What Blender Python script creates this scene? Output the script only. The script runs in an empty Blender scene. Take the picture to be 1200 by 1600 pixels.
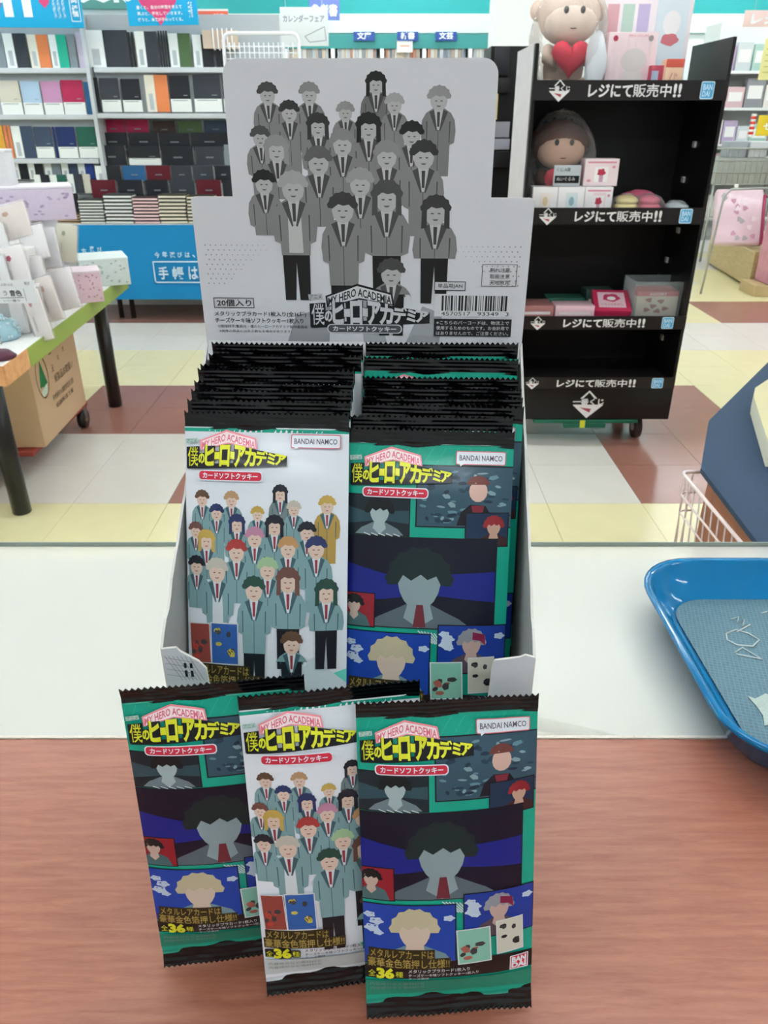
import bpy, bmesh, math, random
from mathutils import Vector, Matrix, geometry
random.seed(7)
SC = bpy.context.scene
COL = SC.collection

# ------------------------------------------------------------------ camera
H = 1.28            # eye height above the shop floor
CT = 0.918          # height of the counter top
PITCH = math.radians(27.3)
FPX = 1190.0        # focal length in pixels of a 1200 x 1600 frame
cam = bpy.data.cameras.new('camera'); camo = bpy.data.objects.new('camera', cam); COL.objects.link(camo)
camo.location = (0, 0, H); camo.rotation_euler = (math.pi/2 - PITCH, 0, 0)
cam.sensor_fit = 'VERTICAL'; cam.sensor_height = 24; cam.lens = 24*FPX/1600
cam.clip_start = 0.01
cam.dof.use_dof = True; cam.dof.focus_distance = 0.36; cam.dof.aperture_fstop = 26
SC.camera = camo

# ------------------------------------------------------------------ world, lamps, exposure
SC.view_settings.view_transform = 'Standard'; SC.view_settings.look = 'None'
SC.view_settings.gamma = 1; SC.view_settings.exposure = 0.12; SC.view_settings.use_curve_mapping = False
w = bpy.data.worlds.new('world'); SC.world = w; w.use_nodes = True
w.node_tree.nodes['Background'].inputs[0].default_value = (0.93, 0.97, 1.0, 1)
w.node_tree.nodes['Background'].inputs[1].default_value = 0.62
LIGHT_W = 30.0      # radiance of the ceiling tubes

# ------------------------------------------------------------------ colour and material helpers
def lin(h):
    if not isinstance(h, str): return (*h, 1)
    h = h.lstrip('#'); v = [int(h[i:i+2], 16)/255 for i in (0, 2, 4)]
    return tuple((c/12.92 if c <= .04045 else ((c+.055)/1.055)**2.4) for c in v) + (1,)
MATS = {}
def mat(h, rough=.55, metal=0, coat=0, bump=0, bscale=60, spec=.28, var=0):
    key = (h, rough, metal, coat, bump, bscale, spec, var)
    if key in MATS: return MATS[key]
    m = bpy.data.materials.new('paint_' + str(h).strip('#')); m.use_nodes = True
    nt = m.node_tree; b = nt.nodes['Principled BSDF']
    b.inputs['Base Color'].default_value = lin(h)
    b.inputs['Roughness'].default_value = rough; b.inputs['Metallic'].default_value = metal
    b.inputs['Coat Weight'].default_value = coat; b.inputs['Coat Roughness'].default_value = .12
    b.inputs['Specular IOR Level'].default_value = spec
    if bump or var:
        tc = nt.nodes.new('ShaderNodeTexCoord'); n = nt.nodes.new('ShaderNodeTexNoise')
        n.inputs['Scale'].default_value = bscale; n.inputs['Detail'].default_value = 3
        nt.links.new(tc.outputs['Object'], n.inputs['Vector'])
        if bump:
            bp = nt.nodes.new('ShaderNodeBump'); bp.inputs['Strength'].default_value = bump; bp.inputs['Distance'].default_value = .01
            nt.links.new(n.outputs['Fac'], bp.inputs['Height']); nt.links.new(bp.outputs['Normal'], b.inputs['Normal'])
            if coat: nt.links.new(bp.outputs['Normal'], b.inputs['Coat Normal'])
        if var:
            r = nt.nodes.new('ShaderNodeMapRange'); r.inputs[3].default_value = 1-var; r.inputs[4].default_value = 1+var
            mx = nt.nodes.new('ShaderNodeMix'); mx.data_type = 'RGBA'; mx.blend_type = 'MULTIPLY'; mx.inputs[0].default_value = 1
            nt.links.new(n.outputs['Fac'], r.inputs[0]); mx.inputs[6].default_value = lin(h)
            nt.links.new(r.outputs[0], mx.inputs[7]); nt.links.new(mx.outputs[2], b.inputs['Base Color'])
    MATS[key] = m; return m
def film(h): # printed plastic film: crinkled gloss
    return mat(h, .38, 0, .10, .05, 55, .3)
def emit(name, h, s):
    m = bpy.data.materials.new(name); m.use_nodes = True; nt = m.node_tree; b = nt.nodes['Principled BSDF']
    b.inputs['Base Color'].default_value = lin(h); b.inputs['Emission Color'].default_value = lin(h); b.inputs['Emission Strength'].default_value = s
    return m
def clear(name, tint='#ffffff', alpha=.12, rough=.05, bump=0, bscale=20):
    """thin clear plastic or glass: mostly see-through with a real gloss"""
    m = bpy.data.materials.new(name); m.use_nodes = True; nt = m.node_tree; nt.nodes.clear()
    o = nt.nodes.new('ShaderNodeOutputMaterial'); t = nt.nodes.new('ShaderNodeBsdfTransparent'); t.inputs[0].default_value = lin(tint)
    g = nt.nodes.new('ShaderNodeBsdfPrincipled'); g.inputs['Base Color'].default_value = lin(tint); g.inputs['Roughness'].default_value = rough
    f = nt.nodes.new('ShaderNodeLayerWeight'); f.inputs[0].default_value = .25
    a = nt.nodes.new('ShaderNodeMath'); a.operation = 'MULTIPLY_ADD'; a.inputs[1].default_value = .6; a.inputs[2].default_value = alpha; a.use_clamp = True
    mx = nt.nodes.new('ShaderNodeMixShader'); L = nt.links
    if bump:
        tc = nt.nodes.new('ShaderNodeTexCoord'); n = nt.nodes.new('ShaderNodeTexNoise'); n.inputs['Scale'].default_value = bscale
        bp = nt.nodes.new('ShaderNodeBump'); bp.inputs['Strength'].default_value = bump; bp.inputs['Distance'].default_value = .02
        L.new(tc.outputs['Object'], n.inputs['Vector']); L.new(n.outputs['Fac'], bp.inputs['Height'])
        L.new(bp.outputs[0], g.inputs['Normal']); L.new(bp.outputs[0], f.inputs['Normal'])
    L.new(f.outputs['Fresnel'], a.inputs[0]); L.new(a.outputs[0], mx.inputs[0]); L.new(t.outputs[0], mx.inputs[1]); L.new(g.outputs[0], mx.inputs[2]); L.new(mx.outputs[0], o.inputs[0])
    return m
CLEAR = clear('clear_acrylic', '#f4fbfb', .10)
BAGFILM = clear('clear_bag_film', '#ffffff', .06, .12, .8, 14)
HAZY = clear('hazy_plastic', '#f3f3f3', .38, .2, .5, 18)

# ------------------------------------------------------------------ object helpers
def finish(o, label=None, cat=None, group=None, kind=None):
    if label: o['label'] = label
    if cat: o['category'] = cat
    if group: o['group'] = group
    if kind: o['kind'] = kind
    return o
def thing(name, label, cat, loc=(0, 0, 0), rot=(0, 0, 0), group=None):
    o = bpy.data.objects.new(name, None); COL.objects.link(o); o.empty_display_size = .05
    o.location = loc; o.rotation_euler = rot; return finish(o, label, cat, group)
def dup(o, parent=None):
    c = o.copy(); COL.objects.link(c)
    if parent: c.parent = parent
    for ch in list(o.children): dup(ch, c)
    return c
class MB:
    """collects shapes into ONE mesh; every face remembers its material"""
    def __init__(s): s.v = []; s.f = []; s.m = []; s.mats = []; s.sm = []
    def mi(s, m):
        if m not in s.mats: s.mats.append(m)
        return s.mats.index(m)
    def add(s, vs, fs, m, smooth=False, M=None):
        o = len(s.v); i = s.mi(m)
        for p in vs:
            p = Vector(p)
            s.v.append(tuple(M @ p) if M else tuple(p))
        for f in fs: s.f.append([o+k for k in f]); s.m.append(i); s.sm.append(smooth)
        return s
    def box(s, x0, x1, y0, y1, z0, z1, m, M=None, bev=0):
        if bev:
            bm = bmesh.new(); bmesh.ops.create_cube(bm, size=1)
            for v in bm.verts: v.co = ((x0+x1)/2+v.co.x*(x1-x0), (y0+y1)/2+v.co.y*(y1-y0), (z0+z1)/2+v.co.z*(z1-z0))
            bmesh.ops.bevel(bm, geom=bm.edges[:], offset=bev, segments=2, affect='EDGES', profile=.6)
            bm.verts.ensure_lookup_table(); bm.verts.index_update()
            s.add([v.co[:] for v in bm.verts], [[v.index for v in f.verts] for f in bm.faces], m, True, M); bm.free(); return s
        vs = [(x, y, z) for x in (x0, x1) for y in (y0, y1) for z in (z0, z1)]
        return s.add(vs, [(0,1,3,2),(4,6,7,5),(0,4,5,1),(2,3,7,6),(0,2,6,4),(1,5,7,3)], m, False, M)
    def prism(s, pts, ax, a, b, m, M=None, mside=None):
        """polygon pts extruded along axis ax (0,1,2) from a to b"""
        n = len(pts)
        def P(p, t):
            q = list(p); q.insert(ax, t); return tuple(q)
        vs = [P(p, a) for p in pts] + [P(p, b) for p in pts]
        s.add(vs, [list(range(n))[::-1], list(range(n, 2*n))], m, False, M)
        return s.add(vs, [(i, (i+1) % n, n+(i+1) % n, n+i) for i in range(n)], mside or m, False, M)
    def tube(s, pts, r, m, n=8, cap=True, closed=False, M=None):
        pts = [Vector(p) for p in pts]; vs = []; fs = []; N = len(pts); up = None
        for i, p in enumerate(pts):
            if closed: d = pts[(i+1) % N]-pts[i-1]
            else: d = pts[min(i+1, N-1)]-pts[max(i-1, 0)]
            d.normalize()
            if up is None: up = Vector((0, 0, 1)) if abs(d.z) < .9 else Vector((1, 0, 0))
            a = d.cross(up).normalized(); b2 = a.cross(d).normalized(); up = b2
            rr = r[i] if isinstance(r, (list, tuple)) else r
            for k in range(n):
                t = 2*math.pi*k/n; vs.append(tuple(p + a*math.cos(t)*rr + b2*math.sin(t)*rr))
        for i in range(N if closed else N-1):
            j = (i+1) % N
            for k in range(n): fs.append((i*n+k, i*n+(k+1) % n, j*n+(k+1) % n, j*n+k))
        if cap and not closed: fs += [list(range(n))[::-1], list(range((N-1)*n, N*n))]
        return s.add(vs, fs, m, True, M)
    def lathe(s, prof, m, n=20, M=None, smooth=True):
        vs = []; fs = []
        for (r, z) in prof:
            for k in range(n): t = 2*math.pi*k/n; vs.append((r*math.cos(t), r*math.sin(t), z))
        for i in range(len(prof)-1):
            for k in range(n): fs.append((i*n+k, i*n+(k+1) % n, (i+1)*n+(k+1) % n, (i+1)*n+k))
        fs += [list(range(n))[::-1], list(range((len(prof)-1)*n, len(prof)*n))]
        return s.add(vs, fs, m, smooth, M)
    def ball(s, c, r, m, n=14, wob=0, seed=0):
        rx, ry, rz = r if isinstance(r, (tuple, list)) else (r, r, r)
        rnd = random.Random(seed); ph = [rnd.uniform(0, 6) for _ in range(4)]
        vs = []; fs = []; R = n//2+1
        for i in range(R+1):
            a = math.pi*i/R
            for k in range(n):
                t = 2*math.pi*k/n; q = 1+wob*(math.sin(3*t+ph[0])*math.sin(4*a+ph[1])+.6*math.sin(5*t+ph[2]+3*a))
                vs.append((c[0]+rx*q*math.sin(a)*math.cos(t), c[1]+ry*q*math.sin(a)*math.sin(t), c[2]+rz*q*math.cos(a)))
        for i in range(R):
            for k in range(n): fs.append((i*n+k, (i+1)*n+k, (i+1)*n+(k+1) % n, i*n+(k+1) % n))
        return s.add(vs, fs, m, True)
    def mesh(s, name):
        me = bpy.data.meshes.new(name); me.from_pydata(s.v, [], s.f)
        for m in s.mats: me.materials.append(m)
        me.polygons.foreach_set('material_index', s.m); me.polygons.foreach_set('use_smooth', s.sm); me.validate(); me.update(); return me
    def build(s, name, parent=None, **k):
        o = bpy.data.objects.new(name, s.mesh(name)); COL.objects.link(o)
        if parent: o.parent = parent
        return finish(o, **k)

cp, sp = math.cos(PITCH), math.sin(PITCH)
def at(px, py, Y=None, Z=None, X=None):
    """a pixel of the photograph as a point of the shop, given one of its coordinates"""
    a = (px-600)/FPX; b = (py-800)/FPX
    d = Vector((a, cp-b*sp, -(sp+b*cp)))
    t = Y/d.y if Y is not None else ((Z-H)/d.z if Z is not None else X/d.x)
    return Vector((0, 0, H)) + d*t

# ------------------------------------------------------------------ flat print: polygons and lettering mapped onto a surface
TXT = {}
def glyphs(s, off=0, res=2):
    k = (s, off)
    if k in TXT: return TXT[k]
    cu = bpy.data.curves.new('t', 'FONT'); cu.body = s; cu.offset = off; cu.resolution_u = res
    o = bpy.data.objects.new('t', cu); COL.objects.link(o)
    dg = bpy.context.evaluated_depsgraph_get(); me = o.evaluated_get(dg).to_mesh()
    me.calc_loop_triangles()
    V = [(v.co.x, v.co.y) for v in me.vertices]
    T = [tuple(V[i] for i in t.vertices) for t in me.loop_triangles]
    bpy.data.objects.remove(o); bpy.data.curves.remove(cu)
    TXT[k] = T; return T
class Sheet:
    def __init__(s): s.items = []; s.z = 0.0
    def tris(s, T, m, dz=1): s.z += dz; s.items.append((s.z, m, T))
    def poly(s, pts, m, dz=1):
        vs = [Vector((p[0], p[1], 0)) for p in pts]
        T = [tuple(tuple(vs[i][:2]) for i in t) for t in geometry.tessellate_polygon([vs])]
        s.tris(T, m, dz)
    def rect(s, x0, y0, x1, y1, m, dz=1): s.poly([(x0, y0), (x1, y0), (x1, y1), (x0, y1)], m, dz)
    def rrect(s, x0, y0, x1, y1, r, m, dz=1, n=4):
        P = []
        for cx, cy, a0 in ((x1-r, y0+r, -90), (x1-r, y1-r, 0), (x0+r, y1-r, 90), (x0+r, y0+r, 180)):
            for i in range(n+1): a = math.radians(a0+90*i/n); P.append((cx+r*math.cos(a), cy+r*math.sin(a)))
        s.poly(P, m, dz)
    def frame(s, x0, y0, x1, y1, t, m, dz=1):
        s.rect(x0, y0, x1, y0+t, m, dz); s.rect(x0, y1-t, x1, y1, m, 0); s.rect(x0, y0, x0+t, y1, m, 0); s.rect(x1-t, y0, x1, y1, m, 0)
    def oval(s, cx, cy, rx, ry, m, dz=1, n=14, a0=0, a1=360, wob=0, seed=1):
        P = []; rnd = random.Random(seed); ph = rnd.uniform(0, 6)
        full = a1-a0 >= 360; N = n if full else n+1
        for i in range(N):
            a = math.radians(a0+(a1-a0)*i/n); q = 1+wob*math.sin(5*a+ph)
            P.append((cx+rx*q*math.cos(a), cy+ry*q*math.sin(a)))
        s.poly(P, m, dz)
    def line(s, pts, t, m, dz=1):
        for i in range(len(pts)-1):
            a = Vector(pts[i]); b = Vector(pts[i+1]); d = (b-a); n = Vector((-d.y, d.x)).normalized()*t/2
            s.poly([a+n, b+n, b-n, a-n], m, dz if i == 0 else 0)
    def text(s, t, x0, y0, x1, y1, m, off=0, dz=1, warp=None, ref=None):
        """lettering scaled to fill the box; y runs down"""
        T = glyphs(t, off); R = glyphs(ref or t, 0) if off else T
        xs = [p[0] for q in R for p in q]; ys = [p[1] for q in R for p in q]
        ax, bx, ay, by = min(xs), max(xs), min(ys), max(ys)
        fx = (x1-x0)/(bx-ax); fy = (y1-y0)/(by-ay)
        def g(p):
            q = (x0+(p[0]-ax)*fx, y1-(p[1]-ay)*fy); return warp(*q) if warp else q
        s.tris([tuple(g(p) for p in q) for q in T], m, dz)
    def build(s, name, parent, fmap, edge=1e9, **k):
        """fmap(x, y, layer) -> 3-D point"""
        mb = MB()
        for z, m, T in s.items:
            idx = {}; vs = []; fs = []
            def vid(p):
                p = (round(p[0], 5), round(p[1], 5))
                if p not in idx: idx[p] = len(vs); vs.append(fmap(p[0], p[1], z))
                return idx[p]
            st = list(T)
            while st:
                a, b, c = st.pop()
                L = [math.dist(a, b), math.dist(b, c), math.dist(c, a)]
                if max(L) <= edge:
                    i, j, l = vid(a), vid(b), vid(c)
                    if i != j and j != l and i != l:
                        # front faces look towards the reader (y runs down)
                        cr = (b[0]-a[0])*(c[1]-a[1])-(b[1]-a[1])*(c[0]-a[0])
                        fs.append((i, l, j) if cr > 0 else (i, j, l))
                    continue
                mid = lambda p, q: ((p[0]+q[0])/2, (p[1]+q[1])/2)
                S = [l > edge for l in L]
                if all(S):
                    x, y, q = mid(a, b), mid(b, c), mid(c, a); st += [(a, x, q), (x, b, y), (q, y, c), (x, y, q)]
                else:
                    for _ in range(3):      # rotate so that ab is split and ca is not
                        if S[0] and not S[2]: break
                        a, b, c = b, c, a; S = S[1:]+S[:1]
                    x = mid(a, b)
                    if S[1]: y = mid(b, c); st += [(x, b, y), (a, x, y), (a, y, c)]
                    else: st += [(a, x, c), (x, b, c)]
            mb.add(vs, fs, m, True)
        return mb.build(name, parent, **k)
def flat_map(M, eps=.00002):
    return lambda x, y, z: tuple(M @ Vector((x, -z*eps, -y)))

# ------------------------------------------------------------------ floor, ceiling, walls
TILE = .355
def tile_kind(i, j):
    """colour of the tile whose column starts at X = -0.81 + i*TILE and row at Y = 1.84 + j*TILE"""
    bx = i//2; by = j//2            # blocks of two by two tiles
    T = {}                          # block rows from the counter outwards
    row = {0: 'YYYYYYYYYYYYYYYY', 1: 'WWWWWWWRRWWRRRRRRR', 2: 'WWWWWWWRRRRRYYYYY'}
    if by == 0: return 'Y'
    if by == 1: return 'W' if bx < 0 else ('R' if bx < 1 else ('W' if i < 5 else 'R'))
    if by == 2: return ('Y' if bx < -1 else ('R' if bx < 1 else ('R' if i < 7 else 'Y')))
    if by == 3: return 'Y'
    if by == 4: return 'W' if (bx < 5) else 'W'
    if by == 5: return 'D' if bx < 1 else ('Y' if i < 9 else 'R')
    if by == 6: return 'Y'
    return 'WYRWYY'[(bx*2+by) % 6]
TM = {'Y': mat('#e4dcae', .22, bump=.02, bscale=9, var=.05), 'W': mat('#dcd8cf', .22, bump=.02, bscale=8, var=.04),
      'R': mat('#96685b', .2, bump=.02, bscale=8, var=.07), 'D': mat('#77534a', .25, var=.07)}
fl = MB().box(-6, 7, -2.5, 10.2, -.06, -.012, mat('#cfcabb', .5)).build('floor', kind='structure')
tile_mesh = {}
for k, m in TM.items():
    e = .0008; mb = MB().box(e, TILE-e, e, TILE-e, -.02, 0, m); tile_mesh[k] = mb.mesh('floor_tile')
far = MB(); near = 0
Y0 = 1.84-2*TILE
for j in range(-2, 23):
    y = 1.84+j*TILE
    for i in range(-14, 20):
        x = -.81+i*TILE + (.03 if j < 0 else 0)
        k = tile_kind(i, j); m = TM[k]
        dep = (y+TILE)*cp+H*sp; vis = abs(x+TILE/2) < .504*dep+TILE*.8
        if vis and 0 <= j < 13 and near < 296:
            o = bpy.data.objects.new('floor_tile', tile_mesh[k]); COL.objects.link(o); o.parent = fl; o.location = (x, y, 0); near += 1
        elif -.5 < 1 and (j >= 0 or True): far.box(x, x+TILE, y, y+TILE, -.02, -.0003, m)
far.build('floor_tile', fl, kind='stuff')
MB().box(-6, 7, 9.9, 10.05, 0, 3, mat('#e6efee', .6, bump=.02)).build('wall_back', kind='structure')
MB().box(-6.1, -6, -2.5, 10, 0, 3, mat('#e2e6e4', .6)).build('wall_left', kind='structure')
MB().box(7, 7.1, -2.5, 10, 0, 3, mat('#e2e6e4', .6)).build('wall_right', kind='structure')
MB().box(-6, 7, -2.6, -2.5, 0, 3, mat('#b4b7b8', .7)).build('wall_front', kind='structure')
MB().box(-6, 7, -2.5, 10, 3.0, 3.1, mat('#eef0ee', .7)).build('ceiling', kind='structure')
# teal fascia and cream band high on the back wall
a = at(300, 22, Y=9.9); b = at(300, 52, Y=9.9)
MB().box(-5.9, 6.9, 9.86, 9.898, a.z, 2.98, mat('#2b9a98', .5)).build('trim_1', kind='structure')
MB().box(-5.9, 6.9, 9.84, 9.898, b.z, a.z-.002, mat('#d9f0e6', .5)).build('trim_2', kind='structure')
# ceiling fittings
TUBE = emit('lit_tube', '#f4faff', LIGHT_W); HOUS = mat('#e8eaea', .4)
hous = MB().box(-1.25, 1.25, -.09, .09, -.05, 0, HOUS).mesh('housing'); tb = MB()
for s_ in (-.045, .045): tb.tube([(-1.2, s_, -.07), (1.2, s_, -.07)], .016, TUBE, 8)
tb = tb.mesh('tube')
n_ = 0
for yy, ynm in ((-1.4, 'behind the counter'), (.9, 'over the counter'), (3.0, 'over the first aisle'), (5.1, 'over the planner display'), (7.2, 'over the rear aisle'), (9.0, 'nearest the back wall')):
    for xx, xnm in ((-3.3, 'left'), (.2, 'middle'), (3.7, 'right')):
        t = thing('ceiling_light', 'long twin tube ceiling light, %s of the row %s' % (xnm, ynm), 'light', (xx, yy, 2.998), (0, 0, 0), 'ceiling lights of the shop')
        for nm, me in (('housing', hous), ('tube', tb)):
            o = bpy.data.objects.new(nm, me); COL.objects.link(o); o.parent = t

# ------------------------------------------------------------------ sales counter
def wood_mat(name, c1, c2, rough=.3, scale=(1.2, 26, 26), coat=0):
    m = bpy.data.materials.new(name); m.use_nodes = True; nt = m.node_tree; b = nt.nodes['Principled BSDF']; L = nt.links
    tc = nt.nodes.new('ShaderNodeTexCoord'); mp = nt.nodes.new('ShaderNodeMapping'); mp.inputs['Scale'].default_value = scale
    n = nt.nodes.new('ShaderNodeTexNoise'); n.inputs['Scale'].default_value = 5; n.inputs['Detail'].default_value = 8; n.inputs['Distortion'].default_value = .6
    n2 = nt.nodes.new('ShaderNodeTexNoise'); n2.inputs['Scale'].default_value = 45; n2.inputs['Detail'].default_value = 3
    ad = nt.nodes.new('ShaderNodeMath'); ad.operation = 'MULTIPLY_ADD'; ad.inputs[1].default_value = .45
    r = nt.nodes.new('ShaderNodeValToRGB'); r.color_ramp.elements[0].color = lin(c1); r.color_ramp.elements[1].color = lin(c2)
    r.color_ramp.elements[0].position = .45; r.color_ramp.elements[1].position = .95
    L.new(tc.outputs['Object'], mp.inputs[0]); L.new(mp.outputs[0], n.inputs['Vector']); L.new(mp.outputs[0], n2.inputs['Vector'])
    L.new(n2.outputs['Fac'], ad.inputs[0]); L.new(n.outputs['Fac'], ad.inputs[2]); L.new(ad.outputs[0], r.inputs[0]); L.new(r.outputs[0], b.inputs['Base Color'])
    b.inputs['Roughness'].default_value = rough; b.inputs['Coat Weight'].default_value = coat
    return m
WOOD = wood_mat('reddish_wood_laminate', '#874b37', '#a0654f', .42, (5, 60, 60))
WOOD.node_tree.nodes['Principled BSDF'].inputs['Specular IOR Level'].default_value = .6
WHITE_TOP = mat('#c3bdb3', .3, var=.03, bscale=3)
cn = thing('sales_counter', 'reddish wood shop counter with a pale glass covered strip along its far side', 'counter', (0, .3, 0))
def sub(o): o.location = (o.location.x-cn.location.x, o.location.y-cn.location.y, o.location.z-cn.location.z); return o
YS = .3795      # seam between wood and glass
sub(MB().box(-1.3, 1.3, -.02, YS-.003, CT-.03, CT, WOOD, bev=.001).build('worktop', cn))
sub(MB().box(-1.3, 1.3, YS-.0028, YS-.0006, CT-.02, CT+.0006, mat('#d6cfc4', .4, bump=.3, bscale=200)).build('edge_strip', cn))
sub(MB().prism([(-1.3, YS), (1.3, YS), (1.3, .572), (.283, .572), (.283, .617), (-1.3, .617)], 2, CT-.03, CT-.0055, WHITE_TOP).build('pale_panel', cn))
sub(MB().box(-1.3, 1.3, YS, .638, CT-.005, CT-.0002, clear('counter_glass', '#fbfcfa', .05, .22)).build('glass_sheet', cn))
sub(MB().box(-1.3, 1.3, .638, .6388, CT-.005, CT-.0002, mat('#8fa39a', .3)).build('glass_edge', cn))
sub(MB().box(-1.3, .283, .617, .6185, CT-.028, CT-.0056, mat('#f2f1ea', .3)).build('panel_lip', cn))
sub(MB().box(-1.25, 1.25, .03, .55, 0, CT-.031, mat('#b9aa98', .5)).build('counter_body', cn))

# ------------------------------------------------------------------ print artwork (generic stand-ins for the pictures)
BK = film('#0b0b12'); TEAL = film('#0a9a82'); TEAL_D = film('#08866f'); WHT = film('#e2e7ee'); YEL = film('#d3d52a'); RED = film('#c8283f'); PINK = film('#f0a8b4')
SKIN = film('#c9b3a6'); NAVY = film('#121a5a'); NAVY2 = film('#0c1030'); SLATE = film('#5f8891'); SLATE2 = film('#4a717b'); GOLD = film('#b79a3a'); DGOLD = film('#2f2610')
def logo(S, X, Y, k, cols, pill=True):
    """title block; X, Y top left, k = mm per unit (unit box 60 x 25)"""
    o_, y_, w_, r_, pk, lt = cols; q = k*1.18
    T = lambda x, y: (X+x*k, Y+y*q)
    S.poly([T(0, 5), T(7, 4.6), T(7.3, 6.8), T(.3, 7.4)], pk[2], 1); S.text('アニメ', *T(.8, 5.1), *T(6.6, 6.9), lt)
    S.poly([T(8.6, 5.6), T(24.5, .2), T(42, 4.2), T(43, 9.6), T(25.5, 7), T(9.2, 10.6)], pk[0])
    S.poly([T(9.6, 6.1), T(24.5, 1.2), T(41.2, 4.9), T(42, 9), T(25.5, 6.4), T(10, 10)], pk[1])
    def ban(x, y):
        u = (x-X)/k; v = y-Y
        top = 6.4-(u-9.5)/15*4.6 if u < 24.5 else 1.8+(u-24.5)/17*3.7
        return (x, Y+(top+v*3.7)*q)
    S.text('MY HERO ACADEMIA', X+10*k, Y+.06, X+41.4*k, Y+.98, pk[3], .022, warp=ban)
    # heavy title lettering: a dark backing shape per letter, then the letter
    def env(u):
        if u < 7.6: return 9.0, 18.6
        if u < 28: return 8.6-(u-8)*.05, 17.6
        return 7.6+(u-28)*.15, 17.8-(u-28)*.03
    def arch(x, y):
        u = (x-X)/k; top, bot = env(u); return (x, Y+(top+(y-Y)*(bot-top))*q)
    seg = [('僕', 1.3, 7.7, 0, 1), ('の', 8.1, 11.6, .42, .92), ('ヒ', 12.2, 17.2, 0, 1), ('ー', 17.9, 20.6, .42, .62), ('ロ', 21.2, 26.6, .04, 1), ('ー', 27.3, 29.6, .4, .6),
           ('ア', 30, 35.8, 0, 1), ('カ', 36.2, 42.2, 0, 1), ('デ', 42.6, 49, 0, .98), ('ミ', 49.6, 53.6, .08, .92), ('ア', 54, 60, .02, .94)]
    first = 1
    for t, x0, x1, v0, v1 in seg:
        a = max(0, v0-.08) if t != 'ー' else v0-.12; b = v1+.10
        e = [(x0-.8, a), (x1+.8, a), (x1+.8, b), (x0-.8, b)]
        S.poly([arch(X+u*k, Y+v) for u, v in e], o_, first); first = 0
    S.poly([arch(X+u*k, Y+v) for u, v in ((.6, .9), (30, .86), (60.5, .9), (61, 1.12), (30, 1.1), (1, 1.14))], o_, .3)
    first = 1
    for t, x0, x1, v0, v1 in seg:
        S.text(t, X+x0*k, Y+v0, X+x1*k, Y+v1, y_, .0 if t == '僕' else .045, first, warp=arch, ref=t); first = 0
    if pill:
        S.rrect(X+8*k, Y+20.2*q, X+47*k, Y+25.4*q, 2.2*k, w_); S.rrect(X+8.6*k, Y+20.7*q, X+46.4*k, Y+24.9*q, 1.9*k, r_)
        S.text('カードソフトクッキー', X+11*k, Y+21.4*q, X+44*k, Y+24.2*q, w_, .03)
HAIR = {'k': '#20222c', 'b': '#2a3560', 't': '#b08d68', 'n': '#5d4434', 'y': '#b99a4c', 'p': '#b67f97', 'r': '#a33a38', 'w': '#b9b3a6', 'o': '#b98a5c', 'g': '#98b58c', 'd': '#24463c', 'v': '#6a463e'}
# x, y of the head, size, hair, coat (s slate, g ochre, d dark), lowest point of the coat: plain faceless pupils, rear rows first
CROWD = [(428, 470, 36, 't', 's', 700), (692, 430, 36, 'k', 'e', 700), (262, 470, 36, 'n', 's', 800), (765, 510, 34, 'w', 's', 760), (940, 490, 40, 'y', 'g', 800), (570, 540, 32, 'y', 's', 800),
         (345, 540, 36, 'b', 's', 830), (458, 595, 34, 'b', 's', 900), (662, 600, 38, 'k', 's', 900), (835, 630, 36, 'k', 's', 900), (222, 640, 30, 'v', 's', 1000), (285, 690, 38, 'y', 's', 900),
         (555, 665, 38, 'p', 's', 900), (735, 715, 40, 'o', 's', 960), (455, 740, 42, 'r', 's', 1020), (885, 715, 42, 'b', 's', 1060), (625, 830, 42, 'g', 's', 1080), (225, 830, 36, 'k', 's', 1060),
         (345, 850, 46, 'w', 's', 1150), (735, 890, 48, 'v', 's', 1150), (550, 940, 46, 'd', 's', 1290), (940, 950, 46, 'd', 's', 1160), (755, 1230, 44, 'n', 's', 1330)]
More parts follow.
